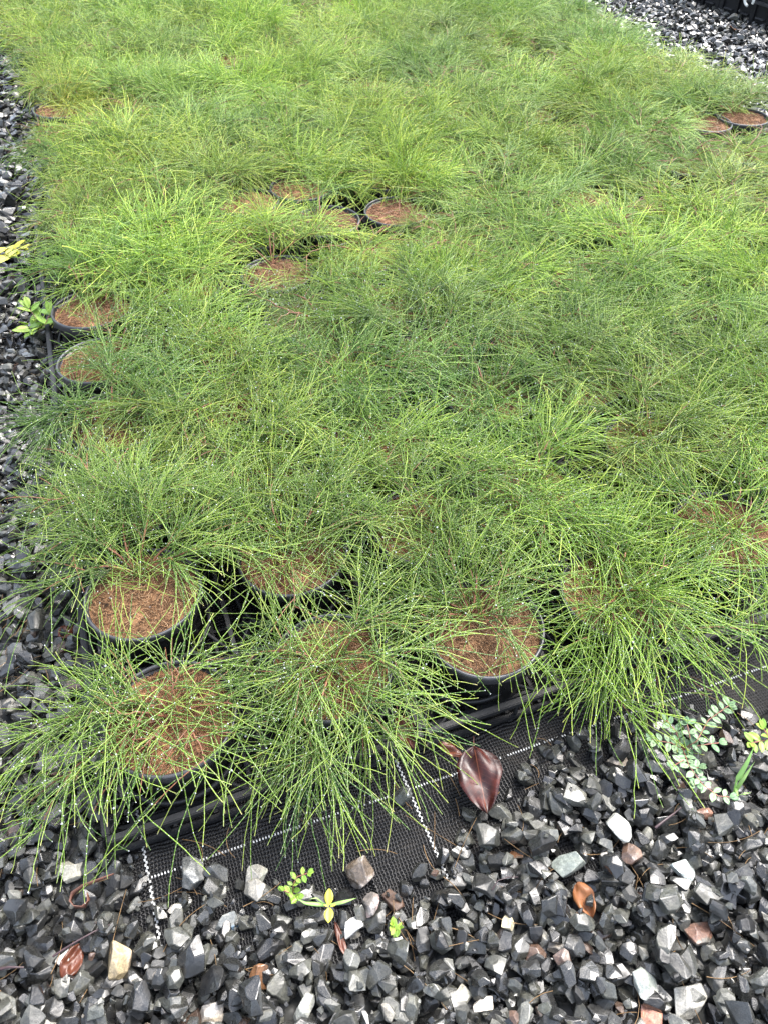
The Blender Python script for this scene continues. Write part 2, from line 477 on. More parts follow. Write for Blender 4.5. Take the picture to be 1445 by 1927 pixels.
reserved = []                                                   # centres kept clear for the stones that are things
STONES = [  # px, py, length px, tint, spots, label, yaw
    (222, 1808, 84, (0.40, 0.32, 0.19), (0.46, 0.36, 0.25), 'large tan oblong stone standing out among the dark gravel', 1.75),
    (422, 1731, 44, (0.17, 0.18, 0.17), (0.13, 0.20, 0.28), 'grey gravel stone with a blue paint mark', 0.5),
    (325, 1702, 34, (0.62, 0.58, 0.50), None, 'small cream white stone at the weed mat corner', 0.3),
    (661, 1738, 42, (0.70, 0.69, 0.66), None, 'bright white stone below the yellow seedling', 0.6),
    (392, 1900, 50, (0.66, 0.60, 0.52), (0.5, 0.42, 0.32), 'cream stone at bottom edge, left of a pale grey stone', 0.1),
    (572, 1896, 56, (0.37, 0.38, 0.34), None, 'pale grey green stone at the bottom edge, right of a cream one', 0.9),
    (485, 1832, 48, (0.23, 0.115, 0.055), (0.13, 0.07, 0.04), 'rust brown narrow upright stone in the front gravel', 1.5),
    (132, 1632, 48, (0.44, 0.42, 0.34), None, 'pale beige rounded stone under the left overhanging strands', 0.2),
    (1212, 1850, 74, (0.34, 0.37, 0.33), (0.46, 0.47, 0.42), 'big pale grey green rounded stone near the bottom right', 0.2),
    (867, 1868, 38, (0.62, 0.59, 0.47), None, 'small cream stone beside a white one near the bottom', 0.8),
    (912, 1884, 42, (0.72, 0.66, 0.57), None, 'white pinkish stone right of the small cream stone near the bottom', 0.1),
    (1232, 1912, 52, (0.52, 0.25, 0.17), None, 'salmon pink brick chip at the bottom edge', 1.3),
    (1320, 1756, 56, (0.25, 0.14, 0.10), (0.16, 0.15, 0.13), 'reddish brown striped stone in the right gravel', 0.1),
    (1291, 1640, 50, (0.42, 0.47, 0.45), None, 'pale bluish white stone in the right gravel', 0.3),
    (1160, 1560, 56, (0.33, 0.34, 0.31), (0.42, 0.43, 0.40), 'speckled light grey pointed stone in the right gravel', 1.5),
    (1332, 1521, 34, (0.38, 0.21, 0.15), None, 'pinkish flat stone below the spotted weed', 0.2),
    (1187, 1611, 44, (0.12, 0.075, 0.055), (0.17, 0.11, 0.08), 'dark chocolate brown stone in the right gravel', 1.2),
    (972, 1601, 36, (0.21, 0.10, 0.05), (0.11, 0.08, 0.06), 'rusty orange brown stone right of the mat edge', 0.1),
    (957, 1731, 36, (0.47, 0.42, 0.29), None, 'small straw coloured oblong stone in the middle front gravel', 1.3),
    (1068, 1628, 60, (0.24, 0.27, 0.235), (0.30, 0.32, 0.27), 'pale sage green angular stone right of the dead red leaf', 0.6),
    (362, 1640, 66, (0.13, 0.135, 0.13), (0.20, 0.2, 0.19), 'grey stone lying alone on the weed mat, leftmost of three', 1.7),
    (402, 1634, 50, (0.055, 0.057, 0.055), None, 'dark wet stone on the weed mat beside a paler grey one', 0.2),
    (477, 1645, 52, (0.25, 0.24, 0.21), (0.3, 0.3, 0.25), 'light grey pointed stone on the weed mat left of the small weed', 1.2),
    (676, 1637, 58, (0.15, 0.115, 0.085), (0.33, 0.29, 0.26), 'brown block shaped stone alone on the open weed mat', 0.1),
    (757, 1488, 40, (0.075, 0.08, 0.07), None, 'small dark stone lying on the white line of the mat', 0.5),
    (700, 1698, 50, (0.20, 0.18, 0.165), (0.36, 0.27, 0.25), 'grey stone with pink quartz patch at the mat edge', 1.5),
    (1162, 1422, 44, (0.42, 0.36, 0.29), None, 'pale buff stone under the drooping strands right of the red leaf', 0.4),
    (1302, 1880, 74, (0.27, 0.265, 0.235), (0.36, 0.35, 0.31), 'large dull grey angular stone at the bottom right', 0.3),
]
for s in STONES:
    p = at(s[0], s[1], 0.03); reserved.append((p.x, p.y, s[2] / 1447 * proj(p)[2] * 0.5))

for qx, qy, qr in ((905, 1470, .055), (1102, 1690, .028), (640, 1760, .022), (130, 1800, .026), (122, 1178, .024), (1290, 1410, .03), (1330, 1400, .03), (1262, 1398, .02), (1340, 1490, .03), (1300, 1450, .025),
                   (1395, 1460, .02), (552, 1675, .02), (620, 1703, .022), (575, 1700, .015), (745, 1750, .016), (150, 1690, .03), (190, 1660, .02), (1257, 1537, .02), (160, 1765, .02)):
    p = at(qx, qy, 0.03); reserved.append((p.x, p.y, qr))
rs = random.Random(11)
def scatter(x0, x1, y0, y1, spacing, layers, lib, size=(0.0100, 0.0205), bed=None):
    bed = bed or Bed(x0, x1, y0, y1)
    for L in range(layers):
        pts = []
        ny, nx = int((y1 - y0) / spacing), int((x1 - x0) / spacing)
        for j in range(ny):
            for i in range(nx):
                pts.append((x0 + (i + 0.5 + rs.uniform(-.5, .5) + 0.5 * (j % 2)) * spacing, y0 + (j + 0.5 + rs.uniform(-.5, .5)) * spacing))
        rs.shuffle(pts)
        for x, y in pts:
            if blocked(x, y): continue
            sz = rs.uniform(*size) * (1.0 if rs.random() > 0.12 else rs.uniform(1.05, 1.25))
            if rs.random() < 0.22: sz *= 0.62
            if L == layers - 1 and rs.random() < 0.12: continue
            if L > 0 and y < .62 and (blocked(x, y + .05 * L) or blocked(x + .05 * L, y + .02)): continue
            if (L > 0 or sz < .008) and any((x - a) ** 2 + (y - b) ** 2 < (c + sz * 0.55) ** 2 for a, b, c in reserved): continue
            V, T = rs.choice(lib); M = np.array(rot_matrix(rs)) * sz
            W = V @ M.T
            rz = (W[:, 2].max() - W[:, 2].min()) / 2
            if sz < .008:
                hi, hj = int((x - bed.x0) / bed.RES) + 30, int((y - bed.y0) / bed.RES) + 30
                if bed.h[hj, hi] > .021: continue
            z = bed.drop(x, y, sz * 0.85, rz, 0.68, 0.8)
            W = W + np.array([x, y, z])
            emit(W, T, rs.random() ** 1.15)
    return bed

near_bed = scatter(-0.62, 1.32, -0.22, 0.80, 0.0228, 3, HI)
scatter(-0.62, 1.32, -0.12, 0.80, 0.019, 1, LO, (0.0028, 0.0065), bed=near_bed)
left_bed = scatter(-0.62, -0.19, 0.80, 2.4, 0.0235, 2, HI)
scatter(-0.75, -0.19, 2.4, 6.9, 0.029, 2, LO, (0.014, 0.025))
scatter(2.64, 4.05, 2.0, 6.6, 0.030, 2, LO, (0.014, 0.025))
scatter(1.32, 2.3, -0.1, 0.55, 0.030, 2, LO, (0.014, 0.025))
gm = np_mesh('gravel', np.concatenate(ACC['V']), None, np.concatenate(ACC['T']), {'rnd': np.concatenate(ACC['R'])}, False, [STONE])
go = link('gravel', gm); tag(go, 'wet dark grey crushed rock gravel around the bed of pots', 'gravel', kind='stuff')

for k, (px, py, ln, tint, spots, label, yaw) in enumerate(STONES):
    p = at(px, py, 0.03); sc = ln / 1447 * proj(p)[2] * 0.5
    V, T = stone_variant(500 + k * 7)
    if k == 0: V = V * np.array([1.0, .62, .8])
    o = link('stone', np_mesh('stone', V * sc, None, T, None, False, [stone_material('stone_surface', tint, spots, (0.18, 0.6) if sum(tint) > 0.8 else (0.08, 0.5))]))
    r2 = random.Random(k)
    o.rotation_euler = (r2.gauss(0, .25), r2.gauss(0, .25), yaw - YAW)
    rz = sc * 0.5
    on_mat = in_poly(p.x, p.y, mat_poly)
    z = near_bed.drop(p.x, p.y, sc * 0.7, rz, 0.75, 0.6) if not on_mat else rz + 0.008
    o.location = (p.x, p.y, z + (0.004 if not on_mat else 0))
    tag(o, label, 'stone', 'odd coloured stones in the gravel')

def gravel_z(x, y):
    b = near_bed if y < 0.8 else left_bed
    i, j = int((x - b.x0) / b.RES) + 30, int((y - b.y0) / b.RES) + 30
    if 2 <= j < b.h.shape[0] - 2 and 2 <= i < b.h.shape[1] - 2: return float(b.h[j - 2:j + 3, i - 2:i + 3].mean())
    return 0.03

# ------------------------------------------------------------------ potted she-oaks
RIM_Z, MULCH_Z, POT_R = 0.140, 0.128, 0.106
profile = [(0.0, 0.012), (0.084, 0.012), (0.088, 0.016), (0.0895, 0.03), (0.0985, 0.118), (0.0990, 0.134), (0.0985, 0.11)]
rim_profile = [(0.0992, 0.1195), (0.1050, 0.1200), (0.1064, 0.123), (0.1068, 0.134), (0.1064, 0.1385), (0.1050, 0.1408), (0.1025, 0.1412), (0.1004, 0.1398), (0.0992, 0.136)]
RIM = plastic_material('sheen_toned_rim_plastic', (0.030, 0.031, 0.034), .3, .5, .8)  # greyer than the pot wall: wet sky sheen painted into the lip colour
V, Q = lathe(profile, 64)
POT_MESH = np_mesh('pot', V, Q, mats=[POT])
V, Q = lathe(rim_profile, 64)
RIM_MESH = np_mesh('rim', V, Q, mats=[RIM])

def mulch_mesh(seed):
    r = np.random.RandomState(seed); A = Acc(); rn = []
    rings, seg = 12, 48
    V = [(0, 0, MULCH_Z + 0.006)]
    for i in range(1, rings + 1):
        for k in range(seg):
            rr = 0.0985 * i / rings; a = 2 * math.pi * k / seg
            x, y = rr * math.cos(a), rr * math.sin(a)
            z = MULCH_Z + 0.006 * (1 - (i / rings) ** 2) + 0.006 * noise.noise(Vector((x * 40 + seed, y * 40, 0))) + 0.004 * noise.noise(Vector((x * 160, y * 160, seed)))
            V.append((x, y, z))
    T = [(0, 1 + k, 1 + (k + 1) % seg) for k in range(seg)]
    Qd = [(1 + (i - 1) * seg + k, 1 + i * seg + k, 1 + i * seg + (k + 1) % seg, 1 + (i - 1) * seg + (k + 1) % seg) for i in range(1, rings) for k in range(seg)]
    A.add(V, Qd, T); rn.append(np.full(len(V), 0.35))
    N, K = 1700, 5
    a, rr = r.uniform(0, 6.283, N), 0.094 * np.sqrt(r.uniform(0, 1, N))
    o = np.stack([rr * np.cos(a), rr * np.sin(a), MULCH_Z + 0.0065 * (1 - (rr / 0.0985) ** 2) + r.uniform(-.001, .0065, N)], 1)
    th = r.uniform(0, 6.283, N); L = r.uniform(0.008, 0.03, N); cv = r.normal(0, .8, N)
    s = np.linspace(-.5, .5, K)
    ang = th[:, None] + cv[:, None] * s[None]
    P = np.stack([np.cumsum(np.cos(ang), 1), np.cumsum(np.sin(ang), 1), np.zeros_like(ang)], 2) * (L[:, None, None] / K)
    P -= P.mean(1, keepdims=True); P[..., 2] = r.normal(0, .1, N)[:, None] * s[None] * L[:, None]
    P += o[:, None]
    dd = np.hypot(P[..., 0], P[..., 1]); f = np.minimum(1, 0.0975 / np.maximum(dd, 1e-6)); P[..., 0] *= f; P[..., 1] *= f
    Vn, Qn, _ = tubes_np(P, r.uniform(.0003, .0006, N), 3)
    A.add(Vn, Qn); rn.append(np.repeat(r.uniform(-.25, 1.15, N), K * 3))
    return A.mesh('coir_mulch', COIR, True, {'rnd': np.concatenate(rn)})

def tubes_np(P, R, sides=3, taper=0.0):
    """P: N,K,3"""
    N, K, _ = P.shape
    T = np.gradient(P, axis=1); T /= np.linalg.norm(T, axis=2, keepdims=True) + 1e-9
    ref = np.array([0.31, 0.17, 0.93]); A = np.cross(T, ref); A /= np.linalg.norm(A, axis=2, keepdims=True) + 1e-9
    B = np.cross(T, A)
    th = np.arange(sides) / sides * 2 * np.pi
    s = np.linspace(0, 1, K)
    rad = R[:, None] * (1 - taper * s[None])
    V = P[:, :, None] + rad[:, :, None, None] * (np.cos(th)[None, None, :, None] * A[:, :, None] + np.sin(th)[None, None, :, None] * B[:, :, None])
    base = (np.arange(N) * K * sides)[:, None, None]
    k = (np.arange(K - 1) * sides)[None, :, None]; i = np.arange(sides)[None, None, :]; j = (i + 1) % sides
    a = base + k + i; b = base + k + j
    Q = np.stack([a, b, b + sides, a + sides], -1).reshape(-1, 4)
    return V.reshape(-1, 3), Q, s

MULCHES = [mulch_mesh(s) for s in range(5)]

def pot_floor(x, y, mode=(1, 1)):
    """height strands rest on. mode: (pots on the left, pots in front); None = closed canopy of pots all round"""
    r = np.hypot(x, y)
    own = np.where(r < 0.112, RIM_Z + 0.001, np.where(r < 0.15, RIM_Z - (r - 0.112) / 0.038 * (RIM_Z - 0.016), 0.016))
    if mode is None: return np.maximum(own, 0.112)
    P = 0.262
    rn = np.hypot((x + P / 2) % P - P / 2, (y + P / 2) % P - P / 2)
    f = np.where(rn < 0.112, RIM_Z + 0.001, np.where(rn < 0.15, RIM_Z - (rn - 0.112) / 0.038 * (RIM_Z - 0.016), 0.016))
    free = np.zeros(np.shape(x), bool)
    if not mode[0]: free |= x < -.131
    if not mode[1]: free |= y < -.131
    return np.where(free, np.maximum(own, np.where(y < -.2, .03, .045)), np.maximum(own, f))

def grow(seed, branches, n, L=(0.08, 0.175), radius=0.0010, core=0.03, up=0.25, spread=0.8, grav=(0.05, 0.42), start=(0, 0), drops=0, lean=None, mode=None, tmin=.12, tangle=.28):
    """branches: (azimuth, reach, rise, droop, weight). Returns foliage, stem and drop meshes."""
    r = np.random.RandomState(seed)
    stems = Acc(); O, D, W = [], [], []
    s0 = np.array([start[0], start[1], MULCH_Z + 0.002])
    curves = []
    for (az, reach, rise, droop, wt) in branches:
        t = np.linspace(0, 1, 12)
        az_t = az + r.normal(0, .35) * t + .18 * np.sin(t * r.uniform(3, 7) + r.uniform(0, 6))
        d = np.stack([np.cos(az_t), np.sin(az_t)], 1)
        xy = np.concatenate([[[0, 0]], np.cumsum(d[1:] * (reach / 11), 0)])
        z = rise * (1 - (1 - t) ** 2.2) - droop * t ** 2.4
        P = np.column_stack([xy, z]) + s0
        P += r.normal(0, .0022, P.shape) * t[:, None]
        P[:, 2] = np.maximum(P[:, 2], pot_floor(P[:, 0], P[:, 1], mode) + 0.004 - 0.012 * (t < .2))
        curves.append((P, wt * reach / .15, tmin))
        Vt, Qt = tube(P, 0.0024 * (1 - 0.72 * t)); stems.add(Vt, Qt)
        for q_ in range(4):
            k0 = r.randint(2, 11); a2 = az_t[k0] + r.choice([-1, 1]) * r.uniform(.35, 1.25); ln = r.uniform(.04, .11)
            tt = np.linspace(0, 1, 6)
            P2 = P[k0] + np.stack([np.cos(a2) * ln * tt, np.sin(a2) * ln * tt, ln * (r.uniform(.1, .5) * tt - .35 * tt ** 2)], 1)
            P2[:, 2] = np.maximum(P2[:, 2], pot_floor(P2[:, 0], P2[:, 1], mode) + .004)
            Vt, Qt = tube(P2, 0.0012 * (1 - .5 * tt), 5); stems.add(Vt, Qt)
            curves.append((P2, wt * 0.42, 0.0))
    tot = sum(c[1] for c in curves)
    for P, wt, t0 in curves:
        m = max(3, int(n * (1 - core) * wt / tot))
        t = np.clip(r.uniform(t0, 1.08, m), 0, 1)
        kk = t * (len(P) - 1); k = np.minimum(kk.astype(int), len(P) - 2); fr = (kk - k)[:, None]
        o = P[k] * (1 - fr) + P[k + 1] * fr; tg = P[k + 1] - P[k]; tg /= np.linalg.norm(tg, axis=1)[:, None] + 1e-9
        rv = r.normal(0, 1, (m, 3)); rv[:, 2] *= .75; rv /= np.linalg.norm(rv, axis=1)[:, None] + 1e-9
        d = tg * r.uniform(.4, 1.05, m)[:, None] + rv * (spread * r.uniform(.3, 1.25, m))[:, None]
        d[:, 2] += up * r.uniform(0.0, 1.3, m)
        O.append(o); D.append(d); W.append(np.ones(m))
    m = int(n * core)
    if m:
        a = r.uniform(0, 6.283, m); e = r.uniform(.35, 1.3, m)
        O.append(np.column_stack([r.normal(0, .012, m), r.normal(0, .012, m), np.full(m, .004)]) + s0)
        D.append(np.column_stack([np.cos(a) * np.cos(e), np.sin(a) * np.cos(e), np.sin(e)])); W.append(np.full(m, .72))
    O, D, W = np.concatenate(O), np.concatenate(D), np.concatenate(W)
    N = len(O)
    wild = r.uniform(0, 1, N) < tangle; aw = r.uniform(0, 6.283, N)
    D = np.where(wild[:, None], np.column_stack([np.cos(aw), np.sin(aw), r.uniform(-.05, .45, N)]), D)
    D /= np.linalg.norm(D, axis=1)[:, None] + 1e-9
    if lean is not None:
        D += np.array([math.cos(lean[0]), math.sin(lean[0]), 0]) * (lean[1] * r.uniform(.2, 1.3, N))[:, None]
        D /= np.linalg.norm(D, axis=1)[:, None] + 1e-9
    Ls = r.uniform(*L, N) * W * np.where(r.uniform(0, 1, N) < .25, r.uniform(.35, .8, N), 1)
    K = 9; s = np.linspace(0, 1, K)
    side = np.cross(D, np.array([0, 0, 1.0])); side /= np.linalg.norm(side, axis=1)[:, None] + 1e-9
    gv = r.uniform(*grav, N) * (1.25 - np.clip(D[:, 2], 0, 1) * .8); lat = r.normal(0, .17, N)
    P = O[:, None] + D[:, None] * (Ls[:, None] * s[None])[..., None]
    P += side[:, None] * (Ls * lat)[:, None, None] * (s ** 2)[None, :, None]
    P[..., 2] -= (Ls * gv)[:, None] * (s ** 2.1)[None]
    P += r.normal(0, .0007, P.shape)
    fl = pot_floor(P[..., 0], P[..., 1], mode)
    low = P[..., 2] < fl + .002
    P[..., 2] = np.where(low, fl + .002 + r.uniform(0, .012, (N, 1)), P[..., 2])
    rad = radius * r.uniform(.8, 1.2, N)
    V, Q, _ = tubes_np(P, rad, 3, 0.35)
    rnd = np.clip(r.normal(.48, .26, N), 0, 1)
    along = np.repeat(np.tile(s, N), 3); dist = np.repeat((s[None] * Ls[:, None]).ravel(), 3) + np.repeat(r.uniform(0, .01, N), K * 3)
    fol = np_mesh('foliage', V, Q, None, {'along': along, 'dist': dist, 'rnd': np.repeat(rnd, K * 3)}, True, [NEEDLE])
    stem = stems.mesh('stem', BARK)
    dm = None
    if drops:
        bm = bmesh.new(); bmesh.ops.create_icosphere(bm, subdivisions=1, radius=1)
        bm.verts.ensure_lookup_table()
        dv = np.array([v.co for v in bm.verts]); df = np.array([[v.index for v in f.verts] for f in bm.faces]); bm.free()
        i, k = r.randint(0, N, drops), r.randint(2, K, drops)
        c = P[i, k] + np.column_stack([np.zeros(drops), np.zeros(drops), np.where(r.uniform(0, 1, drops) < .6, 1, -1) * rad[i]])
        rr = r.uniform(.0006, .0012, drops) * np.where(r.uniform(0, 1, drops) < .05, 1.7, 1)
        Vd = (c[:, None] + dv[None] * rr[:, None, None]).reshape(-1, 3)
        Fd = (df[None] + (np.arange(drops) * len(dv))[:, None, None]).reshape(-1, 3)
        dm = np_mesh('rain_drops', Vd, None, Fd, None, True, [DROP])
    return fol, stem, dm

def ring(r, k, reach=(.07, .15), rise=(.05, .11), droop=(.02, .08), lean=None, arc=math.pi):
    out = []
    for i in range(k):
        a = (lean if lean is not None else 0) + (i + .5 - k / 2) / k * 2 * arc + r.uniform(-.3, .3)
        out.append((a, r.uniform(*reach), r.uniform(*rise), r.uniform(*droop), r.uniform(.7, 1.2)))
    return out

GROUP = 'potted sheoaks set out in rows on the bed'
WORDS = ['first', 'second', 'third', 'fourth', 'fifth', 'sixth', 'seventh', 'eighth', 'ninth', 'tenth', 'eleventh', 'twelfth', 'thirteenth', 'fourteenth', 'fifteenth',
         'sixteenth', 'seventeenth', 'eighteenth', 'nineteenth', 'twentieth', 'twenty-first', 'twenty-second', 'twenty-third', 'twenty-fourth', 'twenty-fifth']
A = az_img
def br(dx, dy, reach, rise, droop, wt=1.0): return (A(dx, dy), reach, rise, droop, wt)

# plants one can pick out, keyed by (column, row): position, branches, needle count, options, tint, label
HERO = {
    (0, 0): dict(pos=(-0.11, 0.70), b=[br(-1, .15, .15, .06, .05, 1.5), br(-.9, -.5, .17, .05, .13, 1.0), br(-.2, -1, .12, .04, .06, .5), br(1, .1, .12, .06, .04, .55), br(-.7, .7, .08, .05, .02, .6), br(.6, -.6, .09, .05, .03, .5), br(.1, .5, .05, .08, .02, .6), br(-.5, -.1, .07, .08, .03, .8)],
                 n=390, o=dict(), label='sparse potted sheoak at the front left corner, coir mulch showing behind its stem'),
    (1, 0): dict(pos=(0.166, 0.705), b=[br(0, -1, .11, .10, .10, 1), br(.55, -1, .12, .08, .12, 1), br(-.6, -.8, .12, .07, .11, .9), br(1, .1, .08, .08, .04, .8), br(-1, .2, .11, .06, .04, .9), br(.3, .8, .07, .07, .02, .7), br(-.3, -.2, .05, .08, .02, .8)],
                 n=580, o=dict(), label='bushy potted sheoak in the front row trailing over the tray onto the weed mat'),
    (2, 0): dict(pos=(0.442, 0.690), b=[br(-1, .3, .12, .07, .05, 1.2), br(-.6, .9, .11, .08, .04, 1), br(.1, 1, .10, .08, .03, 1), br(.8, .8, .08, .07, .03, .6), br(-1, -.4, .10, .06, .05, .9), br(.2, -.1, .05, .07, .02, .7)],
                 n=480, o=dict(start=(-.01, .03)), lean=(-.5, .8, .2), label='potted sheoak in the front row with bare front rim and mulch, above the red leaf'),
    (3, 0): dict(pos=(0.700, 0.668), b=[br(-.7, -.8, .09, .07, .07, 1.4), br(-.35, -1, .13, .06, .13, 1.4), br(.2, -1, .12, .06, .13, .9), br(.7, -.6, .13, .06, .08, .7), br(1, .3, .11, .08, .04, 1), br(-.3, .9, .1, .08, .03, 1.2), br(.2, 1, .08, .08, .02, 1.2), br(.1, -.2, .05, .09, .02, 1.2)],
                 n=680, o=dict(), lean=(.35, -.7, .3), label='potted sheoak in the front row with long strands drooping onto the right gravel'),
    (0, 1): dict(pos=(-0.114, 0.972), b=[br(-1, .7, .10, .11, .04, .9), br(-.6, 1, .15, .12, .04, 1.2), br(0, 1, .12, .14, .04, 1.1), br(.9, .6, .13, .11, .04, 1.0), br(1, .3, .13, .09, .04, .9), br(-1, .1, .08, .08, .06, .5)],
                 n=600, o=dict(start=(-.005, .045)), label='potted sheoak by the left path with its glossy pot rim and round front mulch bare'),
    (1, 1): dict(pos=(0.174, 0.972), b=[br(-1, .4, .13, .09, .03, 1), br(-.5, 1, .12, .10, .03, 1), br(.5, 1, .13, .10, .03, 1), br(1, .4, .12, .08, .04, .9), br(.1, -1, .12, .07, .05, .35)],
                 n=440, o=dict(), label='potted sheoak with an orange stem crossing its bare front mulch, behind the bushy front one'),
    (2, 1): dict(pos=(0.43, 0.955), b=[br(-.6, .8, .12, .10, .04, 1), br(.6, .8, .13, .10, .04, 1), br(1, -.1, .12, .09, .06, 1), br(.2, -1, .12, .09, .06, .8), br(-1, 0, .1, .08, .04, .6)],
                 n=520, o=dict(), label='bright potted sheoak behind the one with the bare front rim'),
    (4, 0): dict(pos=(0.985, 0.735), b=[br(-1, -.15, .15, .08, .06, 1.5), br(-.8, -.8, .16, .07, .12, 1.3), br(-.2, -1, .14, .07, .13, .9), br(.6, -.7, .12, .07, .08, .7), br(-.5, .8, .1, .09, .03, 1), br(.4, 1, .1, .09, .03, .9), br(1, .3, .11, .08, .04, .8), br(-.2, -.3, .05, .09, .02, 1)],
                 n=560, o=dict(), lean=(-.7, -.2, .25), label='potted sheoak at the right edge with orange stems trailing left over dark empty cells'),
    (4, 1): dict(pos=(1.0, 1.01), b=[br(-.8, -.6, .15, .10, .08, 1.2), br(-.2, -1, .15, .09, .08, 1.1), br(.6, -.8, .13, .09, .08, 1), br(1, .2, .12, .1, .04, 1), br(0, 1, .11, .11, .03, 1), br(-1, .4, .12, .1, .03, 1), br(.3, .3, .05, .09, .02, 1.3), br(-.2, -.4, .05, .09, .02, 1.5)],
                 n=620, o=dict(), label='potted sheoak with crowded dark strands behind the one at the right edge'),
    (0, 3): dict(pos=(-0.104, 1.50), b=[br(-1, .1, .11, .08, .05, 1.1), br(-.9, -.5, .10, .07, .07, .8), br(-.4, 1, .13, .11, .03, 1), br(.6, .9, .12, .1, .03, 1), br(1, .2, .12, .09, .04, .8)],
                 n=480, o=dict(), tint=(.75, .9, 1.0), label='dull green potted sheoak by the left path, its orange stems leaning over its mulch'),
    (0, 4): dict(pos=(-0.111, 1.745), b=[br(1, .3, .13, .09, .03, 1), br(1, -.1, .12, .07, .05, .7), br(.4, 1, .12, .10, .03, .9), br(-.1, 1, .08, .08, .02, .3)],
                 n=230, o=dict(start=(.035, .03)), label='sparse potted sheoak by the left path with the widest bare mulch disc'),
    (0, 5): dict(pos=(-0.110, 2.0), b=[br(-1, .9, .08, .13, .05, .8), br(-.4, 1, .12, .14, .04, 1.1), br(.3, 1, .13, .14, .04, 1), br(1, .4, .14, .12, .05, 1), br(-.6, .8, .11, .12, .06, .7)],
                 n=460, o=dict(start=(0, .045)), label='domed potted sheoak by the left path, bare mulch below and weeds beside it'),
    (2, 5): dict(pos=(0.414, 2.015), b=[br(-1, .5, .12, .09, .03, .8), br(0, 1, .12, .11, .03, 1), br(.8, .7, .13, .1, .03, 1), br(-.3, .9, .1, .12, .03, .7)],
                 n=280, o=dict(start=(0, .06)), label='potted sheoak in the middle left with an open half disc of bare mulch'),
    (2, 7): dict(pos=(0.44, 2.50), b=[br(-1, .4, .12, .1, .04, 1), br(-.4, 1, .12, .1, .04, 1), br(-.9, -.4, .09, .07, .03, .5)],
                 n=260, o=dict(start=(-.03, .05)), label='potted sheoak leaning left off its bare mulch, black pot side showing beneath'),
    (3, 6): dict(pos=(0.645, 2.285), b=[br(-1, .3, .12, .07, .05, .8), br(-.6, -.9, .1, .06, .05, .8), br(.2, 1, .1, .08, .03, .6)],
                 n=200, o=dict(start=(-.02, .02)), label='thin yellowish potted sheoak left of the deep black gap in the middle'),
    (4, 6): dict(pos=(0.875, 2.275), b=[br(.2, 1, .12, .10, .03, 1), br(1, .5, .13, .1, .04, 1), br(.9, -.1, .1, .08, .04, .5)],
                 n=240, o=dict(start=(.03, .055)), label='potted sheoak above the deep black gap in the middle, bare tan mulch'),
    (3, 2): dict(pos=(0.735, 1.28), b=[br(-1, .2, .13, .08, .05, 1), br(-.5, 1, .12, .09, .03, .9), br(-.7, -.7, .13, .07, .07, .9), br(-.1, -1, .12, .07, .05, .9), br(.3, .1, .06, .08, .02, .8)],
                 n=470, o=dict(), label='potted sheoak in the centre with reddish mulch patch, one orange twig standing upright'),
    (4, 2): dict(pos=(0.960, 1.265), b=[br(1, .3, .13, .08, .05, 1), br(.2, 1, .12, .1, .03, 1), br(.9, -.6, .13, .07, .07, .9), br(-.4, .9, .1, .08, .03, .8), br(-.2, -.3, .07, .08, .02, 1.1), br(-1, 0, .1, .07, .03, .9)],
                 n=520, o=dict(), label='potted sheoak right of the centre reddish mulch patch, its own mulch dark'),
    (3, 3): dict(pos=(0.69, 1.50), b=[br(-1, .3, .13, .11, .04, 1), br(-.4, 1, .13, .12, .03, 1), br(.5, 1, .13, .12, .03, 1), br(1, .3, .13, .11, .05, 1), br(.3, -.9, .08, .1, .05, .25)],
                 n=480, o=dict(start=(0, .015)), label='potted sheoak above centre with orange forked stems crowning a shaded mulch disc'),
    (8, 11): dict(pos=(1.93, 3.69), b=[br(.4, 1, .12, .09, .03, 1), br(1, .4, .12, .08, .04, .7)],
                  n=240, o=dict(start=(.02, .05)), label='far potted sheoak with a round tan mulch disc and black pot side exposed'),
    (1, 11): dict(pos=(0.21, 3.63), b=[br(-.4, 1, .12, .1, .03, 1), br(.7, .8, .12, .1, .04, 1), br(-1, .3, .12, .09, .04, .8)],
                  n=460, o=dict(start=(0, .02)), label='far left potted sheoak above the dark half moon gap in the foliage'),
    (0, 11): dict(pos=(-.09, 3.62), b=[br(-.6, 1, .12, .08, .03, .8), br(.5, 1, .12, .08, .04, .8), br(1, -.2, .1, .06, .04, .7)],
                  n=460, o=dict(), tint=(1.25, .95, .85), label='thin tan tinged potted sheoak far along the left path'),
    (9, 7): dict(pos=(2.30, 2.60), b=[br(-.7, .8, .12, .1, .03, 1), br(.4, 1, .12, .1, .03, 1)],
                  n=260, o=dict(start=(0, .03)), label='potted sheoak at the right edge with a bare brown mulch disc'),
}
SKIP = {(5, 0)}                                          # empty tray cells at the right end of the front row

PITCH_X = PITCH_Y = 0.262
LOW = {(2, 4), (3, 5), (4, 5), (2, 6), (1, 10), (8, 10), (7, 10), (0, 10), (9, 6), (8, 6), (0, 2), (0, 4)}
BARE = {}
for bx, by in ((495, 8), (430, 112), (905, 55), (1000, 212), (1395, 218), (1385, 372), (565, 352), (1090, 365), (700, 160),):
    p_ = at(bx, by, .14); c_ = (round((p_.x + .112) / PITCH_X), round((p_.y - .70) / PITCH_Y))
    if c_ not in HERO: BARE[c_] = (p_.x, p_.y); LOW.add((c_[0], c_[1] - 1))
ncol, nrow = 14, 23
rng = random.Random(5)
VARIANTS = []
for k in range(14):
    r = random.Random(900 + k)
    VARIANTS.append(grow(2000 + k, ring(r, r.randint(6, 9), (.11, .24), (.04, .085), (.01, .05), r.uniform(0, 6)), 1200 if k % 4 else 880, radius=0.00096, up=r.uniform(.15, .4), lean=(0, r.uniform(.15, .6)), start=(r.uniform(-.03, .03), r.uniform(-.03, .03))))
BARES = []
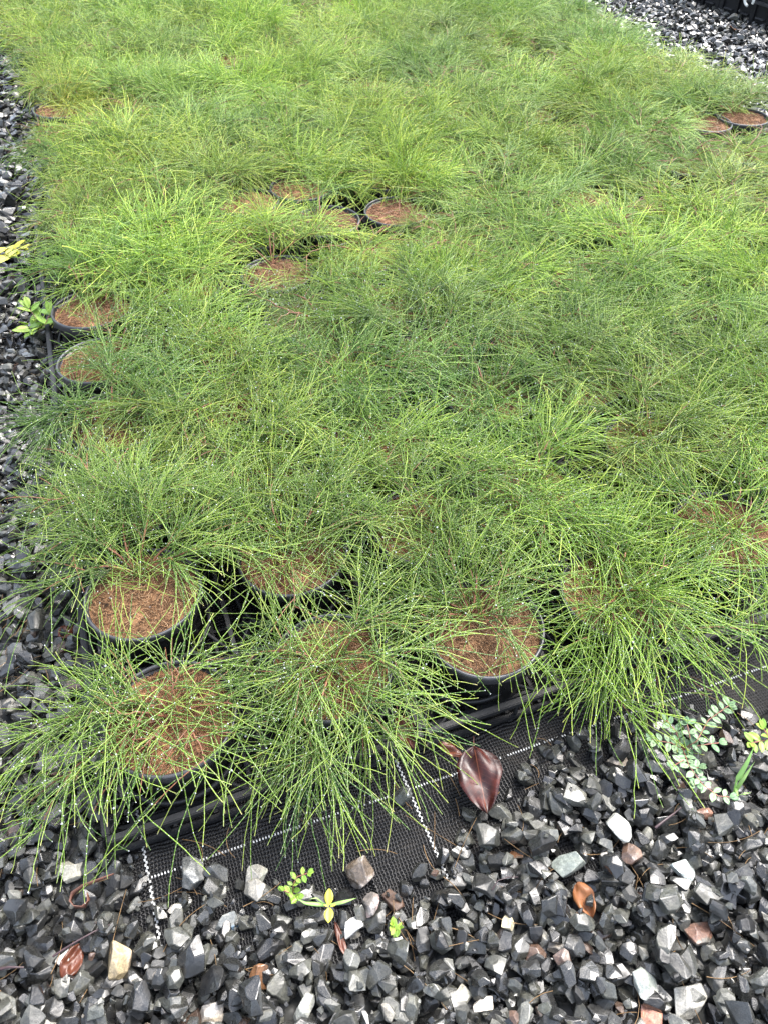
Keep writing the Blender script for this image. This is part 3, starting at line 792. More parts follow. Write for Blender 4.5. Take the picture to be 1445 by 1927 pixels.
for k in range(3):
    r = random.Random(70 + k)
    BARES.append(grow(3100 + k, ring(r, 4, (.10, .2), (.04, .08), (.02, .06), 0, 1.4), 600, radius=.00112, lean=(0, .5), start=(.04, 0)))
TONES = [('mid green', (1, 1, 1)), ('yellow green', (1.18, 1.1, .9)), ('deep green', (.70, .84, .85)), ('bright lime green', (1.18, 1.22, .9)), ('soft green', (.92, .98, 1.1))]
SHAPES = ['low spreading', 'dense', 'bushy', 'fine tufted', 'loose']
POS, FIXED = {}, set()
for j in range(nrow):
    for i in range(ncol):
        if (i, j) in SKIP: continue
        x, y = (-0.112 + PITCH_X * i + rng.uniform(-.016, .016), 0.700 + PITCH_Y * j + rng.uniform(-.014, .014))
        if i == 0 and j > 5: x += .07
        if (i, j) in BARE: x, y = BARE[(i, j)]; FIXED.add((i, j))
        if (i, j) in HERO: x, y = HERO[(i, j)]['pos']; FIXED.add((i, j))
        POS[(i, j)] = [x, y]
for it in range(12):                                             # no two pots may share ground
    for (i, j), p in POS.items():
        if (i, j) in FIXED: continue
        for di in (-1, 0, 1):
            for dj in (-1, 0, 1):
                q_ = POS.get((i + di, j + dj))
                if q_ is None or q_ is p: continue
                dx, dy = p[0] - q_[0], p[1] - q_[1]; d = math.hypot(dx, dy)
                if d < .222: p[0] += dx / d * (.222 - d) * .6; p[1] += dy / d * (.222 - d) * .6
count = 0
for j in range(nrow):
    for i in range(ncol):
        if (i, j) in SKIP: continue
        h = HERO.get((i, j))
        x, y = POS[(i, j)]
        tone_i = rng.choice([0, 0, 1, 1, 2, 3, 3, 4]); rz = az_img(-.8 if x < .35 + .1 * y else .75, .55) + rng.gauss(0, .75); tiltx, tilty = rng.gauss(0, .018), rng.gauss(0, .018)
        if i == 0 and j <= 5: rz = az_img(.1, 1)
        if i == 0 and j > 5:
            rz = rng.gauss(.3, .4)
        pr = proj((x, y, .15))
        if pr is None or not (-330 < pr[0] < 1445 + 330 and pr[1] > -150): continue
        if x > 2.56: continue
        tname, tint = TONES[tone_i]
        near = j <= 4 and pr[2] < 2.1
        lab = h['label'] if h else None
        if h:
            fol, stem, dm = grow(i * 97 + j * 13 + 7, tmin=.3 if (i, j) in {(0, 4), (0, 5), (2, 5), (2, 7), (4, 6), (0, 1), (8, 11)} else .12, branches=[(b[0], b[1] * 1.45, b[2] * .8, b[3] * .9, b[4]) for b in h['b']], n=int(h['n'] * (1.75 if 0 < j < 4 else 1.42)), drops=600 if near else 0, radius=(.00102 if j == 0 else .00096) if near else .00098, tangle=.12 if (i, j) in {(0, 4), (0, 5), (2, 5), (2, 7), (4, 6), (0, 1), (2, 0), (8, 11)} else .25, mode=(i > 0, j > 0), lean=(az_img(*h['lean'][:2]), h['lean'][2]) if 'lean' in h else None, **h['o'])
            if 'tint' in h: tint = h['tint']
            elif i + j < 3: tint = (1, 1, 1)
            rz = 0
        elif near:
            r = random.Random(i * 31 + j * 7)
            fol, stem, dm = grow(i * 53 + j * 29, ring(r, r.randint(6, 9), (.12, .25), (.04, .085), (.01, .06), r.uniform(0, 6)), 1080, drops=600, radius=.00095, lean=(rz, r.uniform(.1, .45)), mode=(i > 0, j > 0), start=(r.uniform(-.03, .03), r.uniform(-.03, .03)))
            rz = 0
        else:
            v = (i * 5 + j * 3 + rng.randint(0, 13)) % len(VARIANTS)
            fol, stem, dm = VARIANTS[v]
            if (i, j) in BARE: fol, stem, dm = BARES[(i + j) % 3]; rz = az_img(rng.uniform(-.5, .8), 1)
            elif j > 7 and rng.random() < .035: fol, stem, dm = BARES[(i + j) % 3]; rz = az_img(rng.uniform(-1, 1), 1)
            elif (i, j) in LOW: rz = az_img(rng.choice([-1, 1]), -.4)
        if lab is None:
            lab = f'{SHAPES[(i + 2 * j) % 5]} {tname} potted sheoak, {WORDS[j]} row from front, {WORDS[i]} from left path'
        root = empty('potted_sheoak', (x, y, 0.0), lab, 'potted plant', GROUP, rz)
        root.rotation_euler = (tiltx, tilty, rz)
        pt_ = link('pot', POT_MESH, root)
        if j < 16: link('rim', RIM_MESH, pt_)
        m = link('coir_mulch', MULCHES[(i * 3 + j) % 5], root)
        mk = rng.uniform(.8, 1.15); m.color = (mk, mk * rng.uniform(.94, 1.04), mk * rng.uniform(.9, 1.05), 1); m.rotation_euler = (0, 0, rng.uniform(0, 6))
        f = link('foliage', fol, root); k = rng.uniform(.9, 1.1) if near else rng.uniform(.80, 1.14)
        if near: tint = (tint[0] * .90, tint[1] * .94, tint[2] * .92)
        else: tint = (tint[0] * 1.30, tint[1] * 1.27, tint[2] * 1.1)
        if (i, j) in LOW and near and not h: f.scale = (.85, .85, .62); f.location = (0, 0, .053)
        elif (i, j) in LOW and not h: f.scale = (.66, .66, .5); f.location = (0, 0, .07)
        elif i == 0 and j > 5 and not h: f.scale = (.82, .82, .95)
        elif not near and not h:
            zs = rng.uniform(.72, 1.22); f.scale = (rng.uniform(.9, 1.08), rng.uniform(.9, 1.08), zs); f.location = (0, 0, .13 * (1 - zs))
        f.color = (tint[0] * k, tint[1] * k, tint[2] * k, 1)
        link('stem', stem, root)
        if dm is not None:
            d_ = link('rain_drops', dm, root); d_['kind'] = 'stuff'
        count += 1
print('plants', count)

# ------------------------------------------------------------------ nursery trays under the front pots
def tray_parts(nx, ny):
    P = PITCH_X; W, D = nx * P - 0.006, ny * P - 0.006
    bm = bmesh.new()
    for zc, hh, th in ((0.052, 0.012, 0.012), (0.008, 0.010, 0.009)):
        box(bm, (0, -D / 2, zc), (W, th, hh)); box(bm, (0, D / 2, zc), (W, th, hh))
        box(bm, (-W / 2, 0, zc + .0012), (th, D - th, hh)); box(bm, (W / 2, 0, zc + .0012), (th, D - th, hh))
    for k in range(nx * 3 + 1):
        x = -W / 2 + W * k / (nx * 3)
        for s in (-1, 1): box(bm, (x, s * D / 2, .030), (.007, .006, .034))
    for k in range(1, ny * 3):
        y = -D / 2 + D * k / (ny * 3)
        for s in (-1, 1): box(bm, (s * W / 2, y, .030), (.006, .007, .034))
    bmesh.ops.bevel(bm, geom=bm.edges[:], offset=0.0016, segments=2, affect='EDGES')
    frame = bm
    bm = bmesh.new()
    for k in range(1, nx): box(bm, (-W / 2 + W * k / nx, 0, .0500), (.008, D - .014, .009))
    for k in range(1, ny): box(bm, (0, -D / 2 + D * k / ny, .0475), (W - .014, .008, .009))
    for k in range(nx * 4):
        box(bm, (-W / 2 + W * (k + .5) / (nx * 4), 0, .0085), (.006, D - .014, .005))
    for k in range(ny * 4):
        box(bm, (0, -D / 2 + D * (k + .5) / (ny * 4), .0110), (W - .014, .006, .005))
    return frame, bm, W, D
RV, RQ = lathe([(0.1000, 0.040), (0.1060, 0.040), (0.1065, 0.047), (0.1060, 0.052), (0.1000, 0.052), (0.0995, 0.046), (0.1000, 0.040)], 40)
# fillet arms that tie a ring to the tray corners
arm = Acc(); arm.add(RV, RQ)
for q_ in range(4):
    a = math.pi / 4 + q_ * math.pi / 2
    for da in (-.22, .22):
        Vt, Qt = tube([(0.104 * math.cos(a + da), .104 * math.sin(a + da), .046), (.140 * math.cos(a + da * .55), .140 * math.sin(a + da * .55), .040), (.168 * math.cos(a + da * .25), .168 * math.sin(a + da * .25), .044)], .0036, 6)
        arm.add(Vt, Qt)
RING = arm.mesh('cell_ring', TRAY)
fr_bm, gr_bm, TW, TD = tray_parts(2, 3)
fm = bpy.data.meshes.new('rail_frame'); fr_bm.to_mesh(fm); fr_bm.free(); fm.materials.append(TRAY)
gm2 = bpy.data.meshes.new('base_grid'); gr_bm.to_mesh(gm2); gr_bm.free(); gm2.materials.append(TRAY)
for bj in range(3):
    for bi in range(7):
        if bj > 0 and bi > 0 and bj * 3 > 5 and bi > 2: continue
        cx = -0.112 + PITCH_X * (2 * bi + .5); cyy = 0.700 + PITCH_Y * (3 * bj + 1)
        pr = proj((cx, cyy, 0))
        if pr is None or pr[0] > 2100 or pr[0] < -500: continue
        place = ['at the front left corner', 'second along the front edge', 'third along the front edge with empty cells', 'fourth along the front edge'][min(bi, 3)] if bj == 0 and bi < 4 else f'{WORDS[bj]} tray row from front, {WORDS[bi]} from left path'
        t = empty('nursery_tray', (cx + rng.uniform(-.002, .002), cyy, 0.006), f'black plastic nursery tray, {place}', 'tray', 'plastic trays holding the pots')
        link('rail_frame', fm, t); link('base_grid', gm2, t)
        for a in range(2):
            for b in range(3):
                o = link('cell_ring', RING, t); o.location = ((a - .5) * PITCH_X, (b - 1) * PITCH_Y, 0)

# ------------------------------------------------------------------ tray row across the right path
cr = plastic_material('crate_plastic', (0.006, 0.006, 0.007), .5, .3, .3)
RIMP = plastic_material('crate_rim_plastic', (0.03, 0.03, 0.033), .45, .4, .35)
ca, cb = at(1290, 11), at(1432, 60)
cdv = (cb - ca).normalized(); crot = math.atan2(cdv.y, cdv.x)
cn = Vector((-cdv.y, cdv.x, 0));  cn = cn if cn.x > 0 else -cn
LEN, DEP, HGT = 0.52, 0.5, 0.20
def crate(k, label):
    c = ca + cdv * (k * (LEN + .012)) + cn * (DEP / 2)
    t = empty('plant_crate', (c.x, c.y, 0.0), label, 'crate', 'black plant crates across the right path', crot)
    s = 1 if (Matrix.Rotation(-crot, 3, 'Z') @ cn).y > 0 else -1      # inward side in local y
    bm = bmesh.new()
    for yy in (-DEP / 2 + .014, DEP / 2 - .014): box(bm, (0, yy, .10), (LEN - .03, .006, .17))
    for xx in (-LEN / 2 + .014, LEN / 2 - .014): box(bm, (xx, 0, .10), (.006, DEP - .034, .17))
    bm_obj('side_wall', bm, cr, t)
    bm = bmesh.new()
    for zc, hh in ((.012, .014), (.125, .016), (.195, .014)):
        for yy in (-DEP / 2, DEP / 2): box(bm, (0, yy, zc), (LEN, .016, hh))
        for xx in (-LEN / 2 + .008, LEN / 2 - .008): box(bm, (xx, 0, zc + .001), (.016, DEP - .016, hh))
    bmesh.ops.bevel(bm, geom=bm.edges[:], offset=.003, segments=2, affect='EDGES')
    bm_obj('rail', bm, RIMP, t)
    for q_ in range(5):
        xx = -LEN / 2 + .01 + q_ * (LEN - .02) / 4
        for yy in (-DEP / 2 + .004, DEP / 2 - .004):
            bm = bmesh.new(); box(bm, (xx, yy, .10), (.030 if q_ in (0, 2, 4) else .014, .012, .165))
            bmesh.ops.bevel(bm, geom=bm.edges[:], offset=.002, segments=1, affect='EDGES')
            bm_obj('upright', bm, cr, t)
    for q_ in range(4):
        xx = -LEN / 2 + .01 + (q_ + .5) * (LEN - .02) / 4
        for yy in (-1, 1):
            bm = bmesh.new(); box(bm, (xx, yy * (DEP / 2 - .002), .055), (.062, .014, .006)); bm_obj('pocket_lip', bm, RIMP, t)
    return t, c, s
for k, lb in ((-2, 'black plastic plant crate across the right path, farthest one'), (-1, 'black plastic plant crate across the right path, second from the far end'),
              (0, 'black plastic plant crate across the right path, beside the rust leaf'), (1, 'black plastic plant crate across the right path, nearest one')):
    crate(k, lb)
WHITE = plain('white_plastic', (0.75, 0.76, 0.72), .4, .08)
for px, py, zz, lb in ((1277, -2, .055, 'white plastic ring hooked on the far black crates'), (1412, -2, .14, 'white plastic ring hooked on the nearest black crate')):
    p = at(px, py, zz)
    a = np.linspace(-.5, 4.6, 22)
    R_ = .034
    Vt, Qt = tube(np.column_stack([R_ * np.cos(a), np.zeros(22), R_ * np.sin(a)]), .0075, 8)
    o = link('plastic_ring', np_mesh('plastic_ring', Vt, Qt, mats=[WHITE])); o.location = p - cn * .012; o.rotation_euler = (0.15, 0, crot)
    tag(o, lb, 'ring', 'white rings on the far crates')

# ------------------------------------------------------------------ leaves, weeds, twigs
def leaf_mesh(name, L, Wd, mat, cup=.2, curl=.3, seed=0, nu=9, nl=15, wav=.06, shape=1.0):
    V = []
    for i in range(nl):
        t = i / (nl - 1)
        wd = Wd * .5 * (math.sin(math.pi * min(1, t ** (.8 * shape))) ** .75) * (1 if t < .999 else 0) + .0004
        for j in range(nu):
            u = j / (nu - 1) * 2 - 1
            z = cup * Wd * u * u * .5 - curl * L * (t - .45) ** 2 + wav * L * noise.noise(Vector((t * 3 + seed, u * 1.6, seed))) + (.004 * L if False else 0)
            z -= .012 * Wd * max(0, 1 - abs(u) * 7)
            V.append(((t - .5) * L, u * wd * (1 + .16 * noise.noise(Vector((t * 6, seed, 3.3 * (u > 0))))), z))
    n = len(V); Vb = [(x, y, z - .0007) for x, y, z in V]
    Q = []
    for i in range(nl - 1):
        for j in range(nu - 1):
            a = i * nu + j; Q.append((a, a + nu, a + nu + 1, a + 1)); Q.append((n + a, n + a + 1, n + a + nu + 1, n + a + nu))
    for i in range(nl - 1):
        a = i * nu; b = i * nu + nu - 1
        Q.append((a, n + a, n + a + nu, a + nu)); Q.append((b, b + nu, n + b + nu, n + b))
    return np_mesh(name, np.array(V + Vb), Q, mats=[mat])

def leaf_thing(px, py, L, Wd, mat, label, yaw, tilt=(0, 0), z=None, stalk=True, **kw):
    p = at(px, py, z if z is not None else .03)
    o = link('dead_leaf', leaf_mesh('dead_leaf', L, Wd, mat, **kw))
    if z is None: p.z = gravel_z(p.x, p.y) + .008
    o.location = p; o.rotation_euler = (tilt[0], tilt[1], yaw)
    tag(o, label, 'leaf', 'fallen leaves')
    if stalk:
        Vt, Qt = tube([(-L / 2 - .018, .003, -.004), (-L / 2 - .008, .001, 0), (-L / 2 + .01, 0, -curl0(kw) * L * .2)], [.0011, .001, .0008], 5)
        link('stalk', np_mesh('stalk', Vt, Qt, mats=[mat]), o)
    return o
def curl0(kw): return kw.get('curl', .3)

def red_leaf_material():
    m, nt, ns, ls, p = new_mat('wet_red_leaf')
    tc = ns.new('ShaderNodeTexCoord'); sx = ns.new('ShaderNodeSeparateXYZ'); ls.new(tc.outputs['Object'], sx.inputs[0])
    n = nd(ns, 'ShaderNodeTexNoise'); n.inputs['Scale'].default_value = 42; n.inputs['Detail'].default_value = 9
    ls.new(tc.outputs['Object'], n.inputs['Vector'])
    r = ramp(ns, [(0.3, (0.008, 0.002, 0.002)), (0.5, (0.030, 0.0045, 0.003)), (0.66, (0.075, 0.010, 0.005)), (.8, (.11, .025, .012))])
    ls.new(n.outputs[0], r.inputs[0])
    ay = math_n(ns, ls, 'ABSOLUTE', sx.outputs['Y'])
    vein = math_n(ns, ls, 'LESS_THAN', ay, .0007)
    side = math_n(ns, ls, 'FRACT', math_n(ns, ls, 'MULTIPLY', math_n(ns, ls, 'SUBTRACT', sx.outputs['X'], math_n(ns, ls, 'MULTIPLY', ay, .8)), 95))
    sv = math_n(ns, ls, 'GREATER_THAN', side, .93)
    c = mixc(ns, ls, math_n(ns, ls, 'MULTIPLY', math_n(ns, ls, 'MAXIMUM', vein, math_n(ns, ls, 'MULTIPLY', sv, .3)), .4), r.outputs[0], (.32, .11, .06))
    ls.new(c, p.inputs['Base Color']); rf = ramp(ns, [(.35, (.22,) * 3), (.65, (.55,) * 3)]); ls.new(n.outputs[0], rf.inputs[0]); ls.new(rf.outputs[0], p.inputs['Roughness'])
    bump(ns, ls, math_n(ns, ls, 'ADD', n.outputs[0], math_n(ns, ls, 'MULTIPLY', sv, .12)), p, .25, .002)
    return m
RED = red_leaf_material()
RUST = plain('rusty_dead_leaf', (.12, .038, .02), .35, .5, 40)
ORNG = plain('orange_dead_leaf', (.30, .12, .045), .4, .35, 40)
TAN = plain('dry_bark_strip', (.17, .075, .05), .5, .3, 60)
TWIG = plain('wet_twig', (.055, .032, .035), .4, .4, 90)
la = az_img(.12, -1)
leaf_thing(903, 1466, .110, .072, RED, 'large wet dark red fallen leaf at the edge of the weed mat', la, (.12, .10), z=.052, cup=.10, curl=.08, seed=23, wav=.13, shape=.95)
leaf_thing(765, 1378, .060, .034, RUST, 'small rust red leaf propped on the tray rail', az_img(.5, -1), (.5, .3), z=.075, seed=4, cup=.3, wav=.2)
leaf_thing(848, 1412, .048, .018, RUST, 'narrow rust red leaf scrap just left of the big red leaf', az_img(1, -.5), (.2, .1), z=.05, seed=6, cup=.3, wav=.2, stalk=False)
leaf_thing(122, 1178, .042, .026, RUST, 'brown leaf on the left path gravel beside the rimmed pot', az_img(.3, 1), (.3, .1), seed=8, wav=.2, stalk=False)
leaf_thing(1102, 1690, .052, .030, ORNG, 'orange curled leaf scrap among the right gravel', az_img(.3, -1), (.3, .2), seed=9, cup=.25, curl=.25, wav=.25, stalk=False)
leaf_thing(1380, 54, .09, .06, ORNG, 'rust orange leaf on the far right gravel by the crates', 1.0, (.3, .2), z=.05, seed=11)
leaf_thing(640, 1760, .05, .010, RUST, 'slim brown bark flake below the yellow seedling', az_img(-.4, 1), (.1, 0), seed=13, stalk=False, curl=.05)
leaf_thing(130, 1800, .05, .028, RUST, 'reddish brown leaf scrap left of the tan oblong stone', az_img(.2, 1), (.3, .2), seed=15, cup=.2, wav=.25, stalk=False)

def strip_thing(pts, wd, mat, name, label, cat):
    P = np.array(pts); T = np.gradient(P, axis=0); T /= np.linalg.norm(T, axis=1)[:, None]
    U_ = np.array([0, 0, 1.0]); S = np.cross(T, U_); S /= np.linalg.norm(S, axis=1)[:, None] + 1e-9
    N_ = np.cross(S, T)
    K = len(P); wv = np.sin(np.linspace(.25, 2.95, K))[:, None] * wd * .5
    V = np.concatenate([P + N_ * wv, P - N_ * wv, P + N_ * wv + S * .0012, P - N_ * wv + S * .0012])
    Q = []
    for k in range(K - 1):
        a, b, c, d = k, K + k, 2 * K + k, 3 * K + k
        Q += [(a, b, b + 1, a + 1), (c, c + 1, d + 1, d), (a, a + 1, c + 1, c), (b, d, d + 1, b + 1)]
    o = link(name, np_mesh(name, V, Q, mats=[mat])); tag(o, label, cat); return o
c0 = at(150, 1690, .045)
pts = [at(x, y, .045 + dz) for x, y, dz in ((215, 1645, .012), (185, 1657, .01), (158, 1668, .008), (140, 1680, .004), (134, 1695, 0), (142, 1706, -.002), (158, 1706, 0), (167, 1694, .006), (164, 1680, .012))]
strip_thing([tuple(p) for p in pts], .014, TAN, 'bark_strip', 'curled reddish strip of bark under the left overhanging strands', 'bark strip')

def twig(pxs, r, label, z=.05):
    P = []
    for k, (x, y) in enumerate(pxs):
        p = at(x, y, z); p.z = z + .006 * math.sin(k * 1.7); P.append(tuple(p))
    Vt, Qt = tube(P, np.linspace(r, r * .6, len(P)), 6)
    o = link('twig', np_mesh('twig', Vt, Qt, mats=[TWIG])); tag(o, label, 'twig', 'fallen twigs on the gravel')
twig([(1232, 1558), (1250, 1545), (1268, 1530), (1282, 1517)], .0022, 'short purple brown twig below the spotted weed', .052)
twig([(100, 1800), (140, 1778), (178, 1752), (205, 1738)], .0018, 'thin dark twig slanting above the tan oblong stone', .05)
twig([(0, 1824), (20, 1822), (45, 1820)], .0024, 'short dark twig at the left edge near the bottom', .045)
twig([(925, 1675), (935, 1660), (955, 1650), (975, 1648)], .0009, 'hair thin curved twig in the middle front gravel', .055)

# small weeds
def weed_mat(name, a, b, spot=None):
    m, nt, ns, ls, p = new_mat(name)
    u = nd(ns, 'ShaderNodeAttribute', attribute_name='mid'); r = nd(ns, 'ShaderNodeAttribute', attribute_name='rnd')
    c = mixc(ns, ls, r.outputs['Fac'], a, b)
    if spot:
        f = ramp(ns, [(.62, (0, 0, 0)), (.85, (1, 1, 1))]); ls.new(u.outputs['Fac'], f.inputs[0])
        c = mixc(ns, ls, math_n(ns, ls, 'MULTIPLY', f.outputs[0], .75), c, spot)
    ls.new(c, p.inputs['Base Color']); p.inputs['Roughness'].default_value = .4
    return m
SPURGE = weed_mat('spotted_weed_leaf', (.13, .26, .12), (.25, .36, .19), (.07, .06, .05))
LIME = weed_mat('lime_weed_leaf', (.17, .33, .04), (.33, .46, .07))
YELL = weed_mat('yellow_weed_leaf', (.48, .44, .04), (.38, .42, .06))
GRASS = weed_mat('grass_weed_leaf', (.22, .42, .10), (.34, .52, .16))
WSTEM = plain('weed_stem', (.30, .13, .09), .5, .3, 90)

class Leaves:
    def __init__(s): s.A = Acc(); s.mid = []; s.rnd = []
    def leaf(s, base, d, L, W, r, nrm=(0, 0, 1), cup=.15, pts=9):
        d = Vector(d).normalized(); n = Vector(nrm); sd = d.cross(n).normalized(); n = sd.cross(d).normalized()
        V, mid = [], []
        rows = []
        for i in range(pts):
            t = i / (pts - 1); wd = W * .5 * math.sin(math.pi * min(max(t, .02), .985)) ** .7
            for u in (-1, -.5, 0, .5, 1):
                V.append(tuple(Vector(base) + d * L * t + sd * wd * u + n * (cup * W * (abs(u) - .3) - .22 * L * (t - .3) ** 2)))
                mid.append((1 - abs(u)) * (1 - abs(t - .5) * 1.7))
        n0 = len(V); V += [tuple(Vector(v) - n * .0005) for v in V[:]]; mid = mid * 2
        Q = []
        for i in range(pts - 1):
            for j in range(4):
                a = i * 5 + j; Q += [(a, a + 5, a + 6, a + 1), (n0 + a, n0 + a + 1, n0 + a + 6, n0 + a + 5)]
            a, b = i * 5, i * 5 + 4; Q += [(a, n0 + a, n0 + a + 5, a + 5), (b, b + 5, n0 + b + 5, n0 + b)]
        s.A.add(V, Q); s.mid += mid; s.rnd += [r.random()] * len(V)
    def mesh(s, name, mat): return s.A.mesh(name, mat, True, {'mid': s.mid, 'rnd': s.rnd})

def weed(name, label, root_px, stems, mat, leaf=(.013, .008), pair=.011, z=.05, seed=0, tip=True, upd=.35, single=None):
    """stems: pixel polylines (drawn on the plane z) carrying paired leaves"""
    r = random.Random(seed); base = at(*root_px, z); base.z = z - .03
    root = empty(name, base, label, 'weed', 'small weeds in the gravel')
    st, lv = Acc(), Leaves()
    for poly in stems:
        P = []
        for k, (x, y, dz) in enumerate(poly): P.append(at(x, y, z + dz) - base)
        fine = []
        for a, b in zip(P[:-1], P[1:]):
            m = max(2, int((b - a).length / .004))
            fine += [a.lerp(b, q_ / m) for q_ in range(m)]
        fine.append(P[-1])
        Vt, Qt = tube([tuple(p) for p in fine], .0009, 5); st.add(Vt, Qt)
        acc = pair * .6
        for a, b in zip(fine[:-1], fine[1:]):
            acc += (b - a).length
            if acc > pair:
                acc = 0; d = (b - a).normalized(); sd = d.cross(Vector((0, 0, 1))).normalized()
                for s_ in (-1, 1):
                    dd = (sd * s_ + d * r.uniform(.15, .6) + Vector((0, 0, r.uniform(-.1, upd)))).normalized()
                    k_ = r.uniform(.75, 1.15)
                    lv.leaf(b, dd, leaf[0] * k_, leaf[1] * k_, r, (r.uniform(-.3, .3), r.uniform(-.3, .3), 1))
        if tip:
            d = (fine[-1] - fine[-2]).normalized()
            for q_ in range(3): lv.leaf(fine[-1], (d + Vector((r.uniform(-.7, .7), r.uniform(-.7, .7), .3))).normalized(), leaf[0] * .8, leaf[1] * .75, r)
    link('stem', st.mesh('stem', WSTEM), root); link('leaves', lv.mesh('leaves', mat), root)
    return root
weed('spotted_weed', 'creeping weed with paired grey green spotted leaves on the right gravel', (1284, 1410),
     [[(1284, 1410, -.02), (1262, 1398, 0), (1225, 1392, .004)], [(1284, 1410, -.02), (1310, 1395, .004), (1332, 1355, .012), (1370, 1328, .018)], [(1284, 1410, -.02), (1320, 1402, .004), (1352, 1398, .006)],
      [(1284, 1410, -.02), (1270, 1375, .004), (1252, 1355, .01)], [(1284, 1410, -.02), (1295, 1440, .004), (1320, 1475, .004), (1350, 1498, .004), (1372, 1500, .006)], [(1286, 1430, 0), (1265, 1442, .006)],
      [(1300, 1448, 0), (1314, 1444, .008)], [(1298, 1390, .004), (1292, 1362, .012)], [(1312, 1470, .0), (1305, 1478, .006)]], SPURGE, (.0165, .0098), .0125, .055, 3)
weed('rounded_leaf_weed', 'small weed with rounded lime leaves standing at the weed mat edge', (552, 1678),
     [[(552, 1690, -.03), (552, 1665, 0), (560, 1650, .01), (580, 1643, .016)], [(552, 1690, -.03), (545, 1680, 0), (535, 1676, .004)], [(558, 1690, -.02), (562, 1692, .004)]], LIME, (.0125, .0078), .0095, .05, 5)
weed('tiny_seedling', 'tiny two stemmed seedling with bright green leaves on the front gravel', (746, 1752), [[(746, 1755, -.02), (752, 1745, .01)], [(746, 1755, -.02), (738, 1740, .012)]], LIME, (.0115, .006), .012, .05, 7)
weed('lime_weed', 'weed sprig with oval yellow green leaves at the right edge of the gravel', (1448, 1405), [[(1470, 1420, -.01), (1446, 1392, .02), (1412, 1398, .028)], [(1452, 1395, .02), (1436, 1372, .03)]], LIME, (.022, .012), .014, .055, 9)
weed('left_path_weed', 'leafy green weed at the left path, below the domed pot plant', (60, 615), [[(62, 625, -.02), (70, 600, .02), (55, 580, .04)], [(62, 625, -.02), (85, 612, .03), (95, 590, .05)], [(62, 625, -.02), (52, 612, .03)]], LIME, (.045, .021), .026, .05, 13, upd=.6)
weed('yellow_leaved_weed', 'yellowish broad leaved weed on the left path half way up', (8, 470), [[(0, 475, -.02), (15, 468, .03), (40, 470, .05)], [(5, 480, 0), (20, 485, .04)]], YELL, (.05, .024), .03, .05, 15, upd=.5)
weed('golden_weed', 'golden yellow weed at the far end of the left path', (14, 30), [[(14, 40, -.02), (20, 22, .05), (30, 12, .09)], [(14, 40, -.02), (8, 20, .07)], [(14, 40, 0), (34, 25, .06)]], YELL, (.06, .035), .035, .05, 17, upd=.6)
weed('pale_weed', 'small lime weed against the far left path edge, below the golden one', (16, 82), [[(16, 90, -.02), (18, 75, .05)], [(16, 90, -.02), (12, 68, .06)]], LIME, (.05, .03), .03, .05, 19, upd=.6)

def blades(name, label, specs, z=.05, mat=GRASS, root_px=None, extra=None):
    base = at(*root_px, z); base.z = z - .03
    root = empty(name, base, label, 'weed', 'small weeds in the gravel'); r = random.Random(1)
    for poly, wd in specs:
        P = [at(x, y, z + dz) - base for x, y, dz in poly]
        V, Q, rn, md = [], [], [], []
        n = 14
        for k in range(n):
            t = k / (n - 1) * (len(P) - 1); i = min(int(t), len(P) - 2); c = P[i].lerp(P[i + 1], t - i)
            d = (P[i + 1] - P[i]).normalized(); sd = d.cross(Vector((0, 0, 1))).normalized(); q_ = k / (n - 1)
            wv = wd * (.55 + .45 * math.sin(math.pi * min(1, q_ * 1.1))) * (1 - q_ ** 3) * .5
            V += [tuple(c + sd * wv + Vector((0, 0, wd * .12))), tuple(c), tuple(c - sd * wv + Vector((0, 0, wd * .12)))]
            md += [0, 1, 0]
        m_ = len(V); V += [(a, b, c - .0006) for a, b, c in V]; md = md * 2
        for k in range(n - 1):
            for u in (0, 1):
                a = k * 3 + u; Q += [(a, a + 3, a + 4, a + 1), (m_ + a, m_ + a + 1, m_ + a + 4, m_ + a + 3)]
            a, b = k * 3, k * 3 + 2; Q += [(a, m_ + a, m_ + a + 3, a + 3), (b, b + 3, m_ + b + 3, m_ + b)]
        link('blade', np_mesh('blade', np.array(V), Q, None, {'mid': md, 'rnd': np.full(len(V), r.random())}, True, [mat]), root)
    if extra:
        lv = Leaves()
        for (x, y, dz), (dx, dy), L, W_ in extra:
            lv.leaf(at(x, y, z + dz) - base, (math.cos(az_img(dx, dy)), math.sin(az_img(dx, dy)), .25), L, W_, r)
        link('leaves', lv.mesh('leaves', YELL), root)
    return root
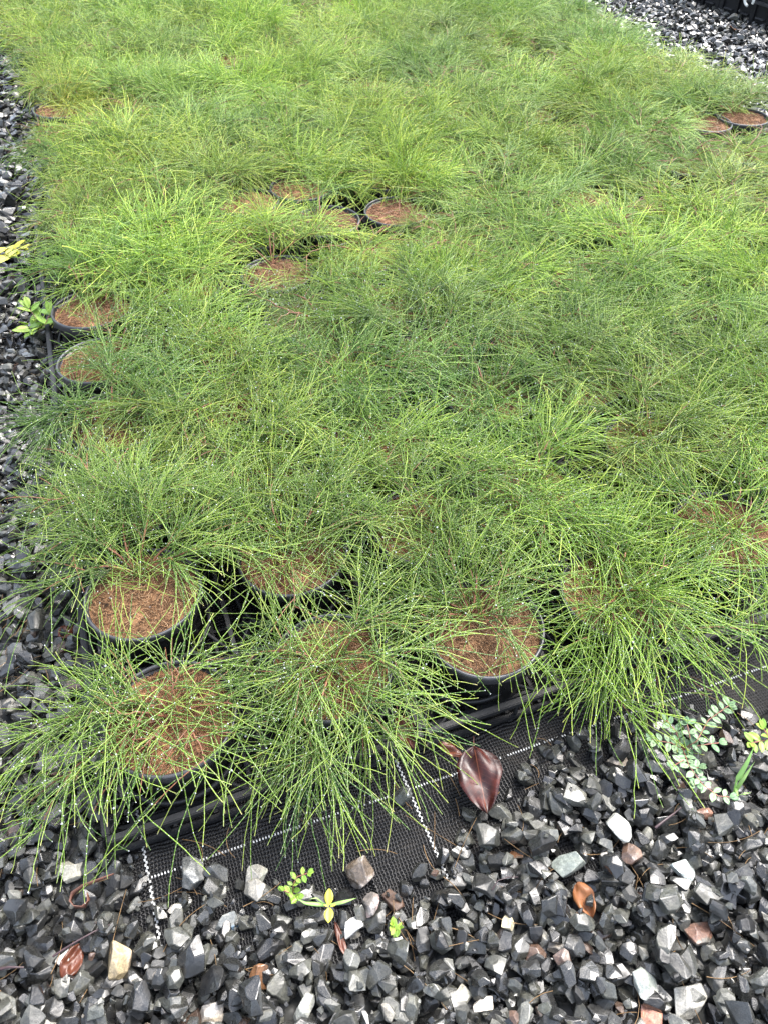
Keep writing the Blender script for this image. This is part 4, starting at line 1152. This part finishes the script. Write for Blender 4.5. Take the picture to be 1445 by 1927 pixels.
blades('grass_seedling', 'grass seedling with two upright pale green blades at the right gravel', [([(1378, 1498, -.02), (1385, 1470, .02), (1405, 1435, .05), (1420, 1400, .07)], .0085), ([(1380, 1495, -.02), (1395, 1470, .02), (1420, 1432, .05)], .0070), ([(1378, 1500, -.02), (1398, 1494, .01), (1412, 1492, .012)], .004), ([(1382, 1480, 0), (1388, 1500, .006)], .005)], .05, GRASS, (1379, 1500))
blades('yellow_seedling', 'seedling with long thin green blades and a yellow leaf pair in front gravel', [([(620, 1703, 0), (600, 1702, .012), (575, 1700, .014), (557, 1690, .014)], .0058), ([(622, 1703, 0), (645, 1698, .012), (672, 1690, .014)], .0052), ([(610, 1700, 0), (596, 1690, .01), (582, 1692, .01)], .0022)], .055, GRASS, (620, 1708),
       [((619, 1704, .016), (0, 1), .022, .0125), ((620, 1708, .016), (0, -1), .021, .0135), ((619, 1706, .016), (-1, .3), .008, .003), ((622, 1706, .016), (1, .3), .009, .003)])

# fallen needles lying on the gravel and the mat
FALL = plain('dry_needle', (.20, .12, .05), .6, .4, 60)
r_ = np.random.RandomState(8)
FP = []
for k in range(230):
    px, py = r_.uniform(-60, 1500), r_.uniform(1100, 1920)
    if r_.uniform() < .35: px, py = r_.uniform(-150, 110), r_.uniform(450, 1400)
    p = at(px, py, .02)
    if p.y > .55 and p.x > -.2: continue
    z = .012 if in_poly(p.x, p.y, mat_poly) else gravel_z(p.x, p.y) + .004
    L_, a_, c_ = r_.uniform(.03, .11), r_.uniform(0, 6.283), r_.normal(0, .8)
    t_ = np.linspace(-.5, .5, 7); an = a_ + c_ * t_
    q_ = np.stack([np.cumsum(np.cos(an)), np.cumsum(np.sin(an)), np.zeros(7)], 1) * L_ / 7; q_ -= q_.mean(0)
    q_[:, 2] = r_.normal(0, .004) * t_ * 2 + r_.uniform(0, .003)
    FP.append(q_ + np.array([p.x, p.y, z]))
Vf, Qf, _ = tubes_np(np.array(FP), np.full(len(FP), .0007), 3, .3)
tag(link('fallen_needles', np_mesh('fallen_needles', Vf, Qf, mats=[FALL])), 'dry brown sheoak needles scattered over the gravel and weed mat', 'fallen needles', kind='stuff')
